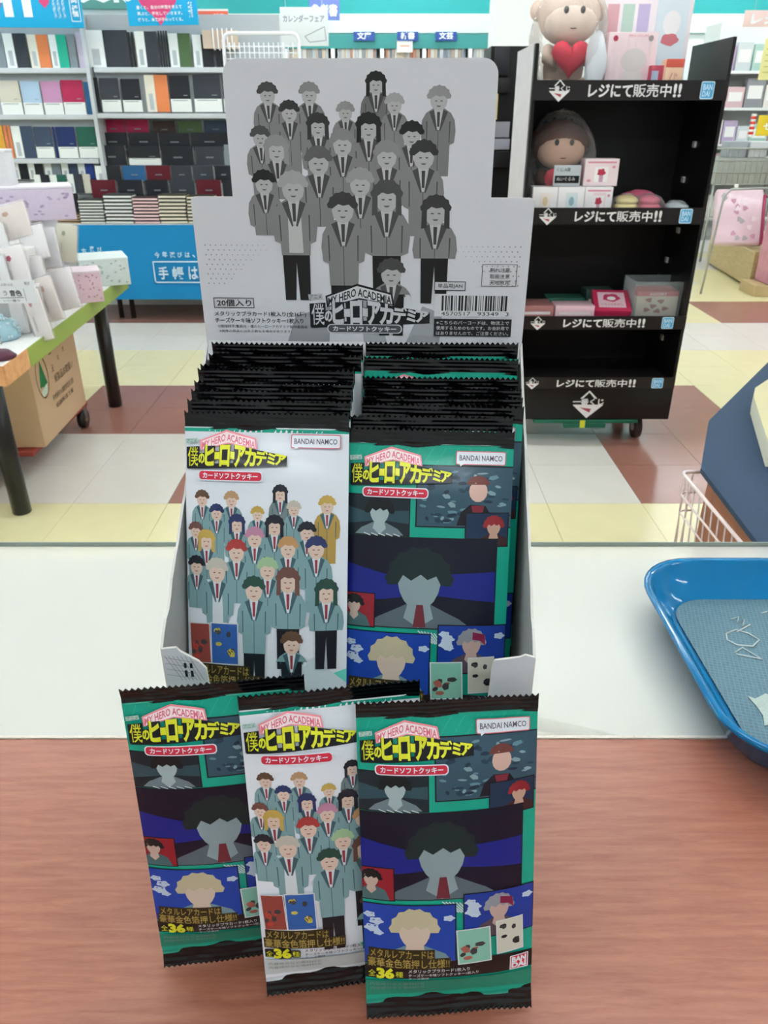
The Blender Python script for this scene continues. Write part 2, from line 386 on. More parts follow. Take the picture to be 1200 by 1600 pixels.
def crowd(S, mx, my, grey=False):
    q = 1 if not grey else 1
    def C(h, g):
        if not grey: return film(h)
        c = lin(h); v = .3*c[0]+.6*c[1]+.1*c[2]; v = min(1, v*g)**.4545
        return mat('#%02x%02x%02x' % ((int(v*235),)*3), .5)
    J = {'s': ('#78999d', .9), 'g': ('#a98a45', .8), 'e': ('#6f7f80', .9), 'd': ('#2c3a48', 1)}
    fx = lambda x: mx(x); fy = lambda y: my(y)
    for n, (x, y, r, h, j, low) in enumerate(CROWD):
        r = r*(1.08 if y < 560 else 1.28)
        P = lambda *pts: [(fx(x+a*r), fy(y+b*r)) for a, b in pts]
        coat = C(*J[j]); dark = C('#3c5a63', .8)
        lo = (low-y)/r; front = low > 1100
        # trousers or skirt and legs on the front row
        if front:
            S.poly(P((-1.0, lo-.3), (1.0, lo-.3), (.95, lo+3.6), (.15, lo+3.6), (0, lo+.6), (-.15, lo+3.6), (-.95, lo+3.6)), C('#15171f', .6), .4)
        S.poly(P((-.5, .8), (.5, .8), (1.15, 1.25), (1.5, 1.9), (1.62, 2.9), (1.5, min(lo, 4.0)), (1.1, min(lo, 4.2)), (1.05, lo), (-1.05, lo), (-1.1, min(lo, 4.2)), (-1.5, min(lo, 4.0)), (-1.62, 2.9), (-1.5, 1.9), (-1.15, 1.25)), coat, .4)
        if n == 18: S.poly(P((-.45, 1), (.45, 1), (.55, lo-.2), (-.5, lo-.2)), C('#cfd6da', .9), .2)
        else: S.poly(P((-.03, 2.6), (.03, 2.6), (.03, lo), (-.03, lo)), dark, .2)
        S.poly(P((-1.12, 2.0), (-1.02, 2.0), (-1.0, min(lo, 4)), (-1.08, min(lo, 4))), dark, .2); S.poly(P((1.02, 2.0), (1.12, 2.0), (1.08, min(lo, 4)), (1.0, min(lo, 4))), dark, 0)
        S.poly(P((-.42, .95), (-.85, 1.15), (-.2, 2.9), (-.05, 2.8)), dark, 0); S.poly(P((.42, .95), (.85, 1.15), (.2, 2.9), (.05, 2.8)), dark, 0)
        S.poly(P((-.42, .9), (.42, .9), (.1, 2.8), (-.1, 2.8)), C('#cdd2d6', .9), .2)
        S.poly(P((-.14, 1.15), (.14, 1.15), (.1, 2.5), (-.1, 2.5)), C('#8d2f3c', .5), .2)
        S.oval(fx(x), fy(y+.15*r), fx(x+.78*r)-fx(x), fy(y+.95*r)-fy(y), C('#d2b8a8', .95), .2, 12)
        S.poly(P((-.34, .12), (-.14, .12), (-.14, .2), (-.34, .2)), C('#4a3434', .7), .15); S.poly(P((.14, .12), (.34, .12), (.34, .2), (.14, .2)), C('#4a3434', .7), 0); S.poly(P((-.22, .58), (.22, .58), (.1, .7), (-.1, .7)), C('#9c5a54', .7), 0)
        hr = C(HAIR[h], .9)
        long_ = n in (1, 7, 8, 11, 19, 21)
        if long_:
            S.poly(P((-.98, -.2), (-.62, -.2), (-.62, 1.2), (-1.02, 1.3)), hr, .2); S.poly(P((.62, -.2), (.98, -.2), (1.02, 1.3), (.62, 1.2)), hr, 0)
        pts = []
        for i in range(15):
            a = math.radians(178+184*i/14); rr = 1.05+.09*(i % 2)
            pts.append((rr*math.cos(a), -.1+rr*math.sin(a)*1.05))
        pts += [(.72, -.02), (.45, -.3), (.05, -.22), (-.3, -.34), (-.72, -.02)]
        S.poly(P(*pts), hr, .2)
def face_panel(S, x0, y0, x1, y1, bg, sky, hair, skin, coat, cx, cy, r, cloud=False, grey=False):
    """a framed picture of a plain head and shoulders"""
    S.rect(x0-.5, y0-.5, x1+.5, y1+.5, BK, .6); S.rect(x0, y0, x1, y1, bg, .6)
    cl = lambda P: [(min(max(a, x0), x1), min(max(b, y0), y1)) for a, b in P]
    if sky: S.poly(cl([(x0, y0+(y1-y0)*.3), (x0+(x1-x0)*.3, y0+(y1-y0)*.42), (x1, y0+(y1-y0)*.36), (x1, y0+(y1-y0)*.7), (x0+(x1-x0)*.55, y0+(y1-y0)*.62), (x0, y0+(y1-y0)*.75)]), sky, .4)
    if cloud:
        for i, (a, b, q) in enumerate(((.02, .18, 1.8), (.14, .28, 2.2), (.04, .40, 2.4), (.16, .47, 1.6), (.95, .22, 1.8))):
            S.oval(min(max(x0+(x1-x0)*a, x0+q*1.5), x1-q*1.5), y0+(y1-y0)*b, q*1.35, q*.8, film('#b9c8d8'), .2 if i == 0 else .03, 18, wob=.16, seed=i)
    bot = y1
    S.poly(cl([(cx-r*.4, cy+r*.8), (cx+r*.4, cy+r*.8), (cx+r*1.5, cy+r*1.35), (cx+r*2.0, bot), (cx-r*2.0, bot), (cx-r*1.5, cy+r*1.35)]), coat, .5)
    S.poly(cl([(cx-r*.35, cy+r*.6), (cx+r*.35, cy+r*.6), (cx+r*.55, cy+r*1.35), (cx, cy+r*1.9), (cx-r*.55, cy+r*1.35)]), skin, .4)
    f = []; 
    for i in range(18):
        a = math.radians(20*i); f.append((cx+r*.78*math.cos(a)*(1-.12*max(0, math.sin(a))), cy+r*.05+r*1.0*math.sin(a)))
    S.poly(cl(f), skin, .4)
    hp = []
    for i in range(17):
        a = math.radians(172+196*i/16); rr = (1.2+.1*(i % 2))*r; hp.append((cx+rr*.98*math.cos(a), cy-.05*r+rr*math.sin(a)))
    hp += [(cx+.8*r, cy+.1*r), (cx+.62*r, cy-.25*r), (cx+.3*r, cy-.1*r), (cx+.05*r, cy-.3*r), (cx-.3*r, cy-.06*r), (cx-.6*r, cy-.26*r), (cx-.8*r, cy+.1*r)]
    S.poly(cl(hp), hair, .4)
PW, PL = 75.0, 154.5
def cards(S, pts):
    for i, (x, y, w_, h_, sl, c1, c2) in enumerate(pts):
        q = lambda a, b: (x+a*w_+sl*b, y+b*h_-sl*a*.6)
        S.poly([q(-.04, -.03), q(1.04, -.03), q(1.04, 1.03), q(-.04, 1.03)], film('#cfd3d6'), .5)
        S.poly([q(0, 0), q(1, 0), q(1, 1), q(0, 1)], film(c1), .5)
        rnd = random.Random(i+3)
        for k in range(7):
            a, b = rnd.uniform(.12, .8), rnd.uniform(.12, .85); s_ = rnd.uniform(.08, .18)
            p = q(a, b); S.oval(p[0], p[1], s_*w_, s_*h_*.6, film(c2 if k % 2 else '#3c3b3f'), .2 if k == 0 else .02, 7, wob=.25, seed=k)
def footer(S, dark):
    for t, x0, y0, x1, y1 in (('メタルレアカードは', 2.5, 117, 30, 121.3), ('豪華金色箔押し仕様!!', 1.5, 121.6, 37, 126.3)):
        S.rect(x0-.6, y0-.5, x1+.6, y1+.4, DGOLD, .6); S.text(t, x0, y0, x1, y1, film('#a08c48'), .01)
    tc = WHT if dark else BK
    S.rrect(1, 127.6, 4.9, 132.4, .6, BK); S.text('全', 1.4, 128.4, 4.6, 132, YEL); S.rrect(5, 126.8, 12.8, 133.2, .6, BK, 0); S.text('36', 5.4, 127.3, 12.3, 132.7, YEL, .06); S.rrect(12.9, 127.8, 16.9, 132.6, .6, BK, 0); S.text('種', 13.2, 128.4, 16.6, 132, YEL)
    S.text('メタリックプラカード1枚入り', 19, 126.8, 46, 129, tc, .01); S.text('チーズケーキ味ソフトクッキー1枚入り', 19, 129.6, 50, 131.6, tc, .01)
    S.text('チーズ風味', 19, 132, 28, 133.4, tc)
    for i in range(2): S.text('内容成分など原材料名', 2, 135.6+i*2.4, 26, 137.2+i*2.4, film('#7c8a86'))
def name_box(S):
    S.rrect(49, 9.0, 71.5, 15.2, .8, film('#c86a78')); S.rrect(49.4, 9.4, 71.1, 14.8, .6, WHT)
    S.poly([(50.5, 14.4), (53, 14.4), (51, 16)], WHT, 0)
    S.text('BANDAI NAMCO', 50.6, 10.9, 69.9, 13.3, film('#5a4a5c'), .012)
LC = (BK, YEL, WHT, RED, (film('#e98a96'), film('#f6e3e6'), film('#a9c4bb'), film('#d9687c')), film('#3f6a60'))
def art_teal():
    S = Sheet()
    S.rect(0, 7, PW, 146, TEAL)
    rnd = random.Random(5)
    for i in range(14): x = i*5.6; S.line([(x, 7.5), (x-9 if x > 9 else 0, 22)], .35, film('#2aa58a'), .2 if i == 0 else 0)
    # picture panels
    face_panel(S, 0, 30, 28.5, 48, film('#16222a'), film('#2c4852'), film('#0e1116'), film('#9fb0b2'), film('#6b7c82'), 15, 37.5, 5.6)
    S.rect(31.4, 15.6, 75, 43.8, BK, .5); S.rect(32, 16.2, 75, 43.2, film('#34505f'), .5)
    for k in range(60):
        x, y = rnd.uniform(34.5, 72.5), rnd.uniform(17.6, 41.8); S.oval(x, y, rnd.uniform(1, 2.4), rnd.uniform(.5, 1.3), film(['#5f8290', '#20384a', '#7d989e', '#1a2c3e'][k % 4]), .04, 7, wob=.3, seed=k)
    Pn = film('#6b3530')
    S.poly([(50, 42.6), (52, 36.5), (56, 33), (63, 33.5), (65.5, 37.5), (64, 42.6)], film('#17101c'), .4); S.poly([(56.5, 33.5), (62.5, 33.5), (61, 40), (58, 40)], film('#7d2434'), .2); S.oval(59.5, 27, 4.2, 4.8, film('#c9a598'), .3); S.oval(59.5, 24, 5.2, 4, Pn, .3, a0=180, a1=360)
    face_panel(S, 54.5, 37, 73.6, 52, film('#152c48'), None, film('#8a2028'), film('#b5917f'), film('#3a181c'), 67.2, 43, 4.0)
    face_panel(S, 0, 49, 68.8, 91, film('#06071f'), film('#101c78'), film('#122426'), film('#84969a'), film('#55626b'), 34, 69.5, 12.5)
    S.poly([(33, 80), (36, 80), (37.5, 90.6), (31.5, 90.6)], film('#6a2630'), .3)
    for k in range(5): S.line([(8+k*3.4, 47.4), (11+k*3.4, 48.4)], .35, WHT, .2 if k == 0 else 0)
    face_panel(S, 0, 76, 13.4, 91.6, film('#8b1c28'), None, film('#14181c'), film('#b8a294'), film('#456468'), 3.9, 81.5, 3.9)
    for k in range(6): S.line([(34+k*1.5, 92.2+k*.2), (40+k*1.2, 98+k*.2)], .6, film('#bcd4d4'), .2 if k == 0 else 0)
    face_panel(S, 0, 94, 39.6, 125, film('#173f9c'), None, film('#b9b092'), film('#c9b7a6'), film('#6f8c96'), 22, 107, 8.8, True)
    face_panel(S, 43.6, 89.5, 74.6, 112, film('#14368f'), None, film('#8a8c94'), film('#b79c92'), film('#544650'), 59, 98, 5.6, True)
    S.poly([(59.4, 92.4), (65, 93.6), (65.6, 99), (63, 96.6), (59.4, 96)], film('#7d1c40'), .3)
    S.poly([(0, 126), (50, 122), (75, 124), (75, 133), (0, 133)], film('#1b1211'), .5)
    S.rect(0, 134.5, PW, 143, film('#1c7f68'), .3)
    footer(S, True)
    cards(S, [(40.5, 107.5, 14, 17, .8, '#7fb8a4', '#a05a4e'), (58, 105, 11.5, 16.5, .6, '#c9c7b8', '#1c1c20')])
    S.rrect(64.3, 124.6, 73, 132.6, .4, WHT); S.rect(64.8, 125.1, 72.5, 132.1, film('#c3202c')); S.text('BAN', 65.4, 125.7, 71.8, 128.4, WHT, .06); S.text('DAI', 65.4, 128.9, 71.8, 131.5, WHT, .06)
    logo(S, .8, 7.6, .77, LC); name_box(S)
    return S
def art_white():
    S = Sheet()
    S.rect(0, 7, PW, 146, WHT); S.rect(0, 7, PW, 8.6, TEAL)
    S.poly([(44, 128), (75, 118), (75, 145), (50, 145)], film('#5fc9b6')); S.poly([(52, 120), (60, 112), (75, 125), (75, 145), (60, 145)], film('#c9d6dc'))
    # tiles of the original sheet: 880 wide = 75 mm, top at y = 20, 14.8 per mm of the visible height
    crowd(S, lambda x: min(max((x-165)*75/885, .1), 74.9), lambda y: (y-20)*.0852*1.02)
    S.z += 1
    cards(S, [(1.5, 98, 9.5, 18.5, .8, '#8d4038', '#b7402e'), (12.2, 97, 12.5, 19, .3, '#2d5ba0', '#c3b34a')])
    S.rect(0, 134, 75, 143, film('#bfc6c6'), .3)
    footer(S, False)
    logo(S, .8, 7.4, .77, LC); name_box(S)
    return S
def hump(x, y):
    """height of the pack's front film above its middle plane (mm)"""
    u = min(max(x/PW, 0), 1); e = min(y-6.5, PL-6-y)
    if e <= 0: return .35
    t = min(e/24, 1); sy = t*t*(3-2*t); sx = 1-abs(2*u-1)**2.4
    r = .35*math.sin(u*26+y*.05)*math.exp(-e/9)*min(1, e/3)*sx
    return .35+5.2*sx*sy+r
def pack_parts(white):
    S = art_white() if white else art_teal()
    side = film('#c4ccd0') if white else TEAL_D
    body = MB(); NX, NY = 30, 60; vs = []; fs = []
    for sgn in (1, -1):
        o = len(vs)
        for j in range(NY+1):
            y = 6.5+(PL-12.5)*j/NY
            for i in range(NX+1):
                x = PW*i/NX; hgt = hump(x, y)*(1 if sgn == 1 else .55); vs.append(((x-PW/2)/1e3, -sgn*hgt/1e3, (PL-y)/1e3))
        for j in range(NY):
            for i in range(NX):
                a = o+j*(NX+1)+i; q = (a, a+NX+1, a+NX+2, a+1); fs.append(q if sgn == 1 else q[::-1])
    n0 = (NX+1)*(NY+1)
    for j in range(NY):
        for i in (0, NX): a = j*(NX+1)+i; fs.append((a, a+NX+1, n0+a+NX+1, n0+a))
    for i in range(NX):
        for j in (0, NY): a = j*(NX+1)+i; fs.append((a, a+1, n0+a+1, n0+a))
    body.add(vs, fs, side, True)
    def seal(y0, y1, zig, bend):
        """crimped end: ribs across, a pinked outer edge"""
        mb = MB(); n = 60; rows = 9; vs = []; fs = []; m = mat('#040407', .17, 0, .2, .04, 60, .35)
        for sg in (1, -1):
            o = len(vs)
            for j in range(rows+1):
                for i in range(n+1):
                    x = PW*i/n; t = j/rows; y = y0+(y1-y0)*t
                    if j == rows: y += zig*(1 if i % 2 else -.3)
                    d = .3+.12*math.sin(j*2.1)*0+ (.14 if j % 2 else 0)
                    bb = bend*t*t + (.6*math.sin(i/n*9+1.2) + .22*math.sin(i/n*23+j*.35) + .07*math.sin(i/n*41+j*.8))*(1-abs(2*t-1)*.5)*min(1, t*3)
                    vs.append(((x-PW/2)/1e3, (-sg*d+bb)/1e3, (PL-y)/1e3))
            for j in range(rows):
                for i in range(n):
                    a = o+j*(n+1)+i; q = (a, a+1, a+n+2, a+n+1); fs.append(q if sg == -1 else q[::-1])
        k = (rows+1)*(n+1)
        for i in range(n): a = rows*(n+1)+i; fs.append((a, a+1, k+a+1, k+a)); fs.append((i, i+1, k+i+1, k+i))
        for j in range(rows):
            for i in (0, n): a = j*(n+1)+i; fs.append((a, a+n+1, k+a+n+1, k+a))
        mb.add(vs, fs, m, False); return mb
    fm = lambda x, y, z: ((min(max(x, .05), PW-.05)-PW/2)/1e3, -(hump(x, y)+.05+z*.022)/1e3, (PL-y)/1e3)
    root = thing('cookie_pack', None, 'snack pack', group='cookie packs')
    body.build('film_body', root); seal(8.2, -.4, 1.0, -1.0).build('top_seal', root, label='black crimped top seal with a pinked edge')
    seal(PL-11.5, PL+.2, -1.0, -2.5).build('bottom_seal', root, label='black crimped bottom seal with a pinked edge')
    S.build('printed_front', root, fm, 2.6)
    return root
white_pack = pack_parts(True); teal_pack = pack_parts(False)
used = {}
def place_pack(kind, M, label, group=None):
    src = white_pack if kind == 'w' else teal_pack
    o = src if kind not in used else dup(src); used[kind] = 1
    o['_m'] = 0; del o['_m']
    o['label'] = label
    if group: o['group'] = group
    PLACED.append((o, M)); return o
PLACED = []
def frame_from(TL, TR, BL):
    """matrix of a pack from three of its corners (world), origin at the middle of its lower edge"""
    x = (TR-TL).normalized(); z = (TL-BL); z -= x*z.dot(x); z.normalize(); y = z.cross(x)
    o = BL + x*(PW/2000)
    return Matrix((( x.x, y.x, z.x, o.x), (x.y, y.y, z.y, o.y), (x.z, y.z, z.z, o.z), (0, 0, 0, 1)))
h0 = H
F = [('t', (-.1079, .2428, -.2076), (-.0336, .2527, -.2075), (-.1055, .2261, -.362), 'teal picture pack leaning at the left, behind the white pack on the counter'),
     ('w', (-.0595, .2404, -.2116), (.0148, .2506, -.2109), (-.0543, .2125, -.362), 'white crowd-print pack standing on the counter between two teal packs'),
     ('t', (-.0117, .2388, -.2109), (.0631, .2438, -.2102), (-.0078, .2025, -.362), 'teal picture pack standing nearest, at the right of the three on the counter')]
for k, A, B, C, lb in F:
    M = frame_from(*[Vector(p)+Vector((0, 0, h0+.0015)) for p in (A, B, C)]); place_pack(k, M, lb, 'cookie packs standing on the counter')
# packs inside the display box: rows from the front (y of the top edge in the photograph, left and right end)
BX = -.0105; YAW = math.radians(-2.6)
left = [(287, 543, 646, .326), (284, 541, 627, .333), (283, 540, 611, .340), (282, 539, 598, .347), (293, 547, 578, .354), (300, 551, 572, .360), (322, 568, 555, .366), (326, 572, 537, .372)]
right = [(545, 803, 672, .324), (545, 801, 651, .331), (573, 830, 634, .337), (573, 829, 622, .343), (571, 829, 607, .350), (566, 810, 590, .357), (568, 810, 560, .365), (572, 808, 536, .372)]
on = ['front', 'second from the front', 'third from the front', 'fourth from the front', 'fifth from the front', 'third from the back', 'second from the back', 'rearmost']
for col, lst, nm in (('w', left, 'left'), ('t', right, 'right')):
    for i, (x0, x1, yy, Yd) in enumerate(lst):
        c = at((x0+x1)/2, yy, Y=Yd)
        lean = math.radians(19.5-i*1.9)
        q = Matrix.Rotation(-YAW, 3, 'Z') @ (c-Vector((BX, .384, c.z))); q.x = max(-.0398, min(.0398, q.x)); c = Matrix.Rotation(YAW, 3, 'Z') @ q + Vector((BX, .384, c.z))
        M = Matrix.Translation(c) @ Matrix.Rotation(YAW + (.008 if i % 2 else -.008), 4, 'Z') @ Matrix.Rotation((0, .006, -.012, .01, -.006, .014, -.01, .004)[(i+(col == 't')*3) % 8]*.5, 4, 'Y') @ Matrix.Rotation(-lean, 4, 'X') @ Matrix.Translation((0, 0, -PL/1000))
        kk = col if not (col == 't' and i == 5) else 't'
        lb = ('white crowd-print pack' if col == 'w' else 'teal picture pack') + ', %s in the %s column inside the display box' % (on[i], nm)
        place_pack(kk, M, lb, 'cookie packs filed in the display box')
for o, M in PLACED: o.matrix_world = M

# ------------------------------------------------------------------ display box with its printed header board
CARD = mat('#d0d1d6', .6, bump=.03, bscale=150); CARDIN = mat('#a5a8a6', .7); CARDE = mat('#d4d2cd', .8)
bx = thing('display_box', 'grey cardboard counter display box with a tall printed header board', 'display box', (BX, .384, CT), (0, 0, YAW))
W2 = .0795; DPT = .124; zb = CT
def bq(name, mb, **k): return mb.build(name, bx, **k)
# local: x right, y back = 0, front = -DPT, z from the counter
ZF, ZB = .160, .262
def ragged(n, p0, p1, amp):
    rnd = random.Random(2); out = []
    for i in range(n+1):
        t = i/n; out.append((p0[0]+(p1[0]-p0[0])*t, p0[1]+(p1[1]-p0[1])*t+(rnd.uniform(-amp, amp) if 0 < i < n else 0)))
    return out
for sx in (-1, 1):
    top = ragged(26, (-DPT, ZF), (-.002, ZB), .0012)
    pts = [(-DPT, 0), (-.0, 0)] + top[::-1]
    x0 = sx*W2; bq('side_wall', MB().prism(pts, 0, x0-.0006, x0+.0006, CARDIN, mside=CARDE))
# front wall with a wide low opening between two tabs
tab = .0165
fr = [(-W2, 0), (W2, 0), (W2, ZF+.001), (W2-.004, ZF+.0022), (W2-.006, ZF+.001), (W2-tab, ZF-.001), (W2-tab-.001, ZF-.004), (W2-tab-.003, .10), (-W2+tab+.004, .10), (-W2+tab+.002, ZF-.010), (-W2+tab-.001, ZF-.006), (-W2+.008, ZF-.001), (-W2+.0065, ZF+.001), (-W2, ZF)]
bq('front_wall', MB().prism(fr, 1, -DPT-.0006, -DPT+.0006, CARD, mside=CARDE))
bq('rear_wall', MB().box(-W2, W2, -.0006, .0006, 0, .255, CARD))
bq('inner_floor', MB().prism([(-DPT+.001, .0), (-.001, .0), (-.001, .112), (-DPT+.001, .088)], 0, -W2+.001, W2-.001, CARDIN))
bq('box_base', MB().box(-W2, W2, -DPT, 0, 0, .001, CARD))
# header board: shoulders and a narrower top
def P2(px, py):
    p = at(px, py, Y=.381); q = Matrix.Rotation(-YAW, 3, 'Z') @ (p-Vector((BX, .384, CT))); return (q.x, q.z)
brd = [(-W2, .250), (W2, .250)]
XR, XL = W2, -W2; Zs = .3335; Zt = .4215
Zs = P2(565, 308)[1]; Zt = P2(565, 93)[1]; xt = .0595
def arc(cx, cz, r, a0, a1, n=6): return [(cx+r*math.cos(math.radians(a0+(a1-a0)*i/n)), cz+r*math.sin(math.radians(a0+(a1-a0)*i/n))) for i in range(n+1)]
brd += [(XR+.0006, Zs-.002)] + arc(XR-.0015, Zs-.002, .002, 0, 90, 3) + [(xt+.0005, Zs)] + arc(xt-.006, Zt-.006, .0065, 0, 90) + arc(-xt+.006, Zt-.006, .0065, 90, 180) + [(-xt-.0005, Zs)] + arc(XL+.0015, Zs-.002, .002, 90, 180, 3)
bq('header_board', MB().prism(brd, 1, -.0035, -.0023, CARD, mside=CARDE))
bq('fold_strip', MB().prism([(-.0036, .250), (-.0100, .2535), (-.0100, .2545), (-.0036, .262)], 0, -W2+.001, W2-.001, mat('#c6c6c9', .6)))
# print on the board, in mm from its shoulder line: x from the middle, y down from the top
S = Sheet()
G = lambda h: mat(h, .55)
DK = G('#17181b'); GY = G('#6c6f73'); LG = G('#cfd0d3')
Wb = .118/2
# halftone dots at both shoulders
for sx in (-1, 1):
    for r in range(9):
        for c in range(12):
            if c*.9+r > 11: continue
            S.oval(sx*(76.5-c*2.6-(r % 2)*1.3), 82+r*2.4, .45-.02*c, .45-.02*c, G('#9c9da1'), 0 if (r or c) else .5, 6)
S.poly([(-44, 148), (-34, 118), (-16, 112), (-18, 148)], G('#96989c')); S.poly([(2, 148), (-2, 104), (6, 104), (16, 148)], G('#a2a4a8'), 0); S.poly([(16, 146), (30, 112), (40, 116), (38, 146)], G('#9a9ca0'), 0)
# the crowd, in greys
bm_ = lambda x: (x-600)*.1125-4.2
bn_ = lambda y: 4+(y-380)*.1125
crowd(S, lambda x: (x-610)*.113-2.0, lambda y: 6.5+(y-400)*.107, grey=True)
S.z += 1
LCg = (DK, G('#c3c4c8'), LG, GY, (DK, G('#c9cacd'), G('#b4b5b9'), DK), DK)
yb = 121.0
logo(S, -27, yb-20.5, 1.0, LCg, False)
S.rrect(-18, 121.8, 20, 126.6, 2.2, LG); S.rrect(-17.5, 122.2, 19.5, 126.2, 1.9, G('#4b4d50')); S.text('カードソフトクッキー', -15, 123, 17, 125.6, LG, .03)
# left text block
S.frame(-75, 108.5, -54.5, 113.8, .35, DK); S.text('20個入り', -73.3, 109.4, -56, 112.9, DK, .015)
S.text('メタリックプラカード1枚入り(全36種)', -75, 115.6, -28.5, 118.5, DK, .01); S.text('チーズケーキ味ソフトクッキー1枚入り', -75, 119, -30, 121.8, DK, .01)
S.text('©堀越耕平/集英社・僕のヒーローアカデミア製作委員会', -74, 122.7, -28, 124.4, DK); S.text('※画像の商品とは多少異なる場合があります。', -73.5, 125.4, -36, 126.8, DK)
# right block: notice, code label, bars
S.frame(58.6, 90.5, 75.6, 101.5, .25, DK)
for i, t in enumerate(('割れ注意', '取扱注意', '天地無用')): S.text(t, 62.5, 92.2+i*3.1, 72.2, 94.5+i*3.1, DK)
S.rect(35.6, 99.2, 51, 103.8, G('#bfc0c4')); S.frame(35.6, 99.2, 51, 103.8, .35, DK); S.text('単品用JAN', 37.4, 100.3, 49.4, 102.8, DK, .01)
S.rect(36, 105.5, 74.8, 117.2, LG)
rnd = random.Random(9); x = 39.5
while x < 72.5:
    wv = rnd.choice((.35, .35, .7, 1.0)); S.rect(x, 106.3, min(x+wv, 73), 114.2, DK, .2); x += wv+rnd.choice((.35, .5, .8))
S.text('4570517', 39.5, 114.7, 54, 116.7, DK); S.text('93349', 57.5, 114.7, 68, 116.7, DK); S.text('3', 71.5, 114.7, 73, 116.7, DK)
S.rect(36, 118.4, 74.8, 127.6, G('#1c1d20'))
for i, t in enumerate(('※こちらのバーコードは、物流上で', '使用するためのものです。お会計用で', 'はありませんので、ご注意ください。')): S.text(t, 37.2, 119.4+i*2.8, 73.6, 121.4+i*2.8, LG)
K = 1/1000*1.0
ztop = Zt
vscale = (Zt-.2625)/131.0
S.build('header_print', bx, lambda x, y, z: (x*K*.985, -.0036-z*.000006, ztop-y*vscale))
# print on the front tab
S = Sheet(); m_ = G('#8e8f94')
for i in range(7): S.line([(-78.5+i*1.8, 162), (-72+i*1.6, 175)], .25, m_, .2 if i == 0 else 0)
for i in range(4): S.line([(-78.5, 163+i*3), (-66, 165+i*3)], .25, m_, 0)
for i in range(2): S.rect(-70.6+i*2.6, 165.5, -69.4+i*2.6, 168.2, DK, .2); S.rect(-70.6+i*2.6, 169.5, -69.4+i*2.6, 173, DK, 0)
S.build('tab_print', bx, lambda x, y, z: (x*K, -DPT-.0007-z*.00002, (ZF*1000+160-y)/1000-.0015))

# ------------------------------------------------------------------ blue tray
def rr(x0, y0, x1, y1, r, n=8):
    P = []
    for cx, cy, a0 in ((x1-r, y0+r, -90), (x1-r, y1-r, 0), (x0+r, y1-r, 90), (x0+r, y0+r, 180)):
        for i in range(n+1): a = math.radians(a0+90*i/n); P.append((cx+r*math.cos(a), cy+r*math.sin(a)))
    return P
def tray_mat():
    m = bpy.data.materials.new('blue_translucent_plastic'); m.use_nodes = True; b = m.node_tree.nodes['Principled BSDF']
    b.inputs['Base Color'].default_value = lin('#067fb8'); b.inputs['Roughness'].default_value = .12; b.inputs['Transmission Weight'].default_value = .35
    b.inputs['IOR'].default_value = 1.2; b.inputs['Coat Weight'].default_value = .5; return m
TR_ = tray_mat()
TX0, TX1, TY0, TY1 = .207, .475, .322, .556
ty = thing('serving_tray', 'blue translucent plastic tray with a raised rim and a grey-blue mesh mat', 'tray', ((TX0+TX1)/2, (TY0+TY1)/2, CT))
def loft(rings, m, name, parent, close_bottom=False):
    mb = MB(); vs = []; fs = []; n = len(rings[0])
    for R in rings: vs += R
    for i in range(len(rings)-1):
        for k in range(n): fs.append((i*n+k, i*n+(k+1) % n, (i+1)*n+(k+1) % n, (i+1)*n+k))
    if close_bottom: fs.append(list(range((len(rings)-1)*n, len(rings)*n)))
    mb.add(vs, fs, m, True); return mb.build(name, parent)
cx_, cy_ = (TX0+TX1)/2, (TY0+TY1)/2
def ring(ins, z, r): return [(x-cx_, y-cy_, z) for x, y in rr(TX0+ins, TY0+ins, TX1-ins, TY1-ins, r)]
loft([ring(.022, .001, .035), ring(.016, .004, .04), ring(.004, .026, .05), ring(.0, .0295, .052), ring(.0, .0315, .052), ring(.003, .0325, .05), ring(.0055, .031, .047), ring(.0065, .027, .046),
      ring(.018, .009, .040), ring(.024, .0055, .034)], TR_, 'tray_rim', ty)
MB().prism([(x-cx_, y-cy_) for x, y in rr(TX0+.022, TY0+.022, TX1-.022, TY1-.022, .034)], 2, .001, .0055, TR_).build('tray_floor', ty)
mm = bpy.data.materials.new('mesh_mat'); mm.use_nodes = True; nt = mm.node_tree; b = nt.nodes['Principled BSDF']; b.inputs['Roughness'].default_value = .6
tc = nt.nodes.new('ShaderNodeTexCoord'); mp = nt.nodes.new('ShaderNodeMapping'); mp.inputs['Scale'].default_value = (330, 330, 330); mp.inputs['Rotation'].default_value = (0, 0, .25)
ck = nt.nodes.new('ShaderNodeTexVoronoi'); ck.inputs['Scale'].default_value = 1; ck.inputs['Randomness'].default_value = .05; ck.distance = 'CHEBYCHEV'
cr = nt.nodes.new('ShaderNodeValToRGB'); cr.color_ramp.elements[0].color = lin('#1f4055'); cr.color_ramp.elements[1].color = lin('#5c808b'); cr.color_ramp.elements[0].position = .2; cr.color_ramp.elements[1].position = .5
nt.links.new(tc.outputs['Object'], mp.inputs[0]); nt.links.new(mp.outputs[0], ck.inputs['Vector']); nt.links.new(ck.outputs['Distance'], cr.inputs[0]); nt.links.new(cr.outputs[0], b.inputs['Base Color'])
bp = nt.nodes.new('ShaderNodeBump'); bp.inputs['Distance'].default_value = .0005; nt.links.new(ck.outputs['Distance'], bp.inputs['Height']); nt.links.new(bp.outputs[0], b.inputs['Normal'])
MB().prism([(x-cx_, y-cy_) for x, y in rr(TX0+.027, TY0+.027, TX1-.027, TY1-.027, .03)], 2, .0056, .0072, mm).build('mesh_mat', ty)
chalk = mat('#c3ccca', .8)
def scrib(pts): return [(lambda p: (p.x-cx_, p.y-cy_, .0076))(at(px, py, Z=CT+.0076)) for px, py in pts]
mk = MB()
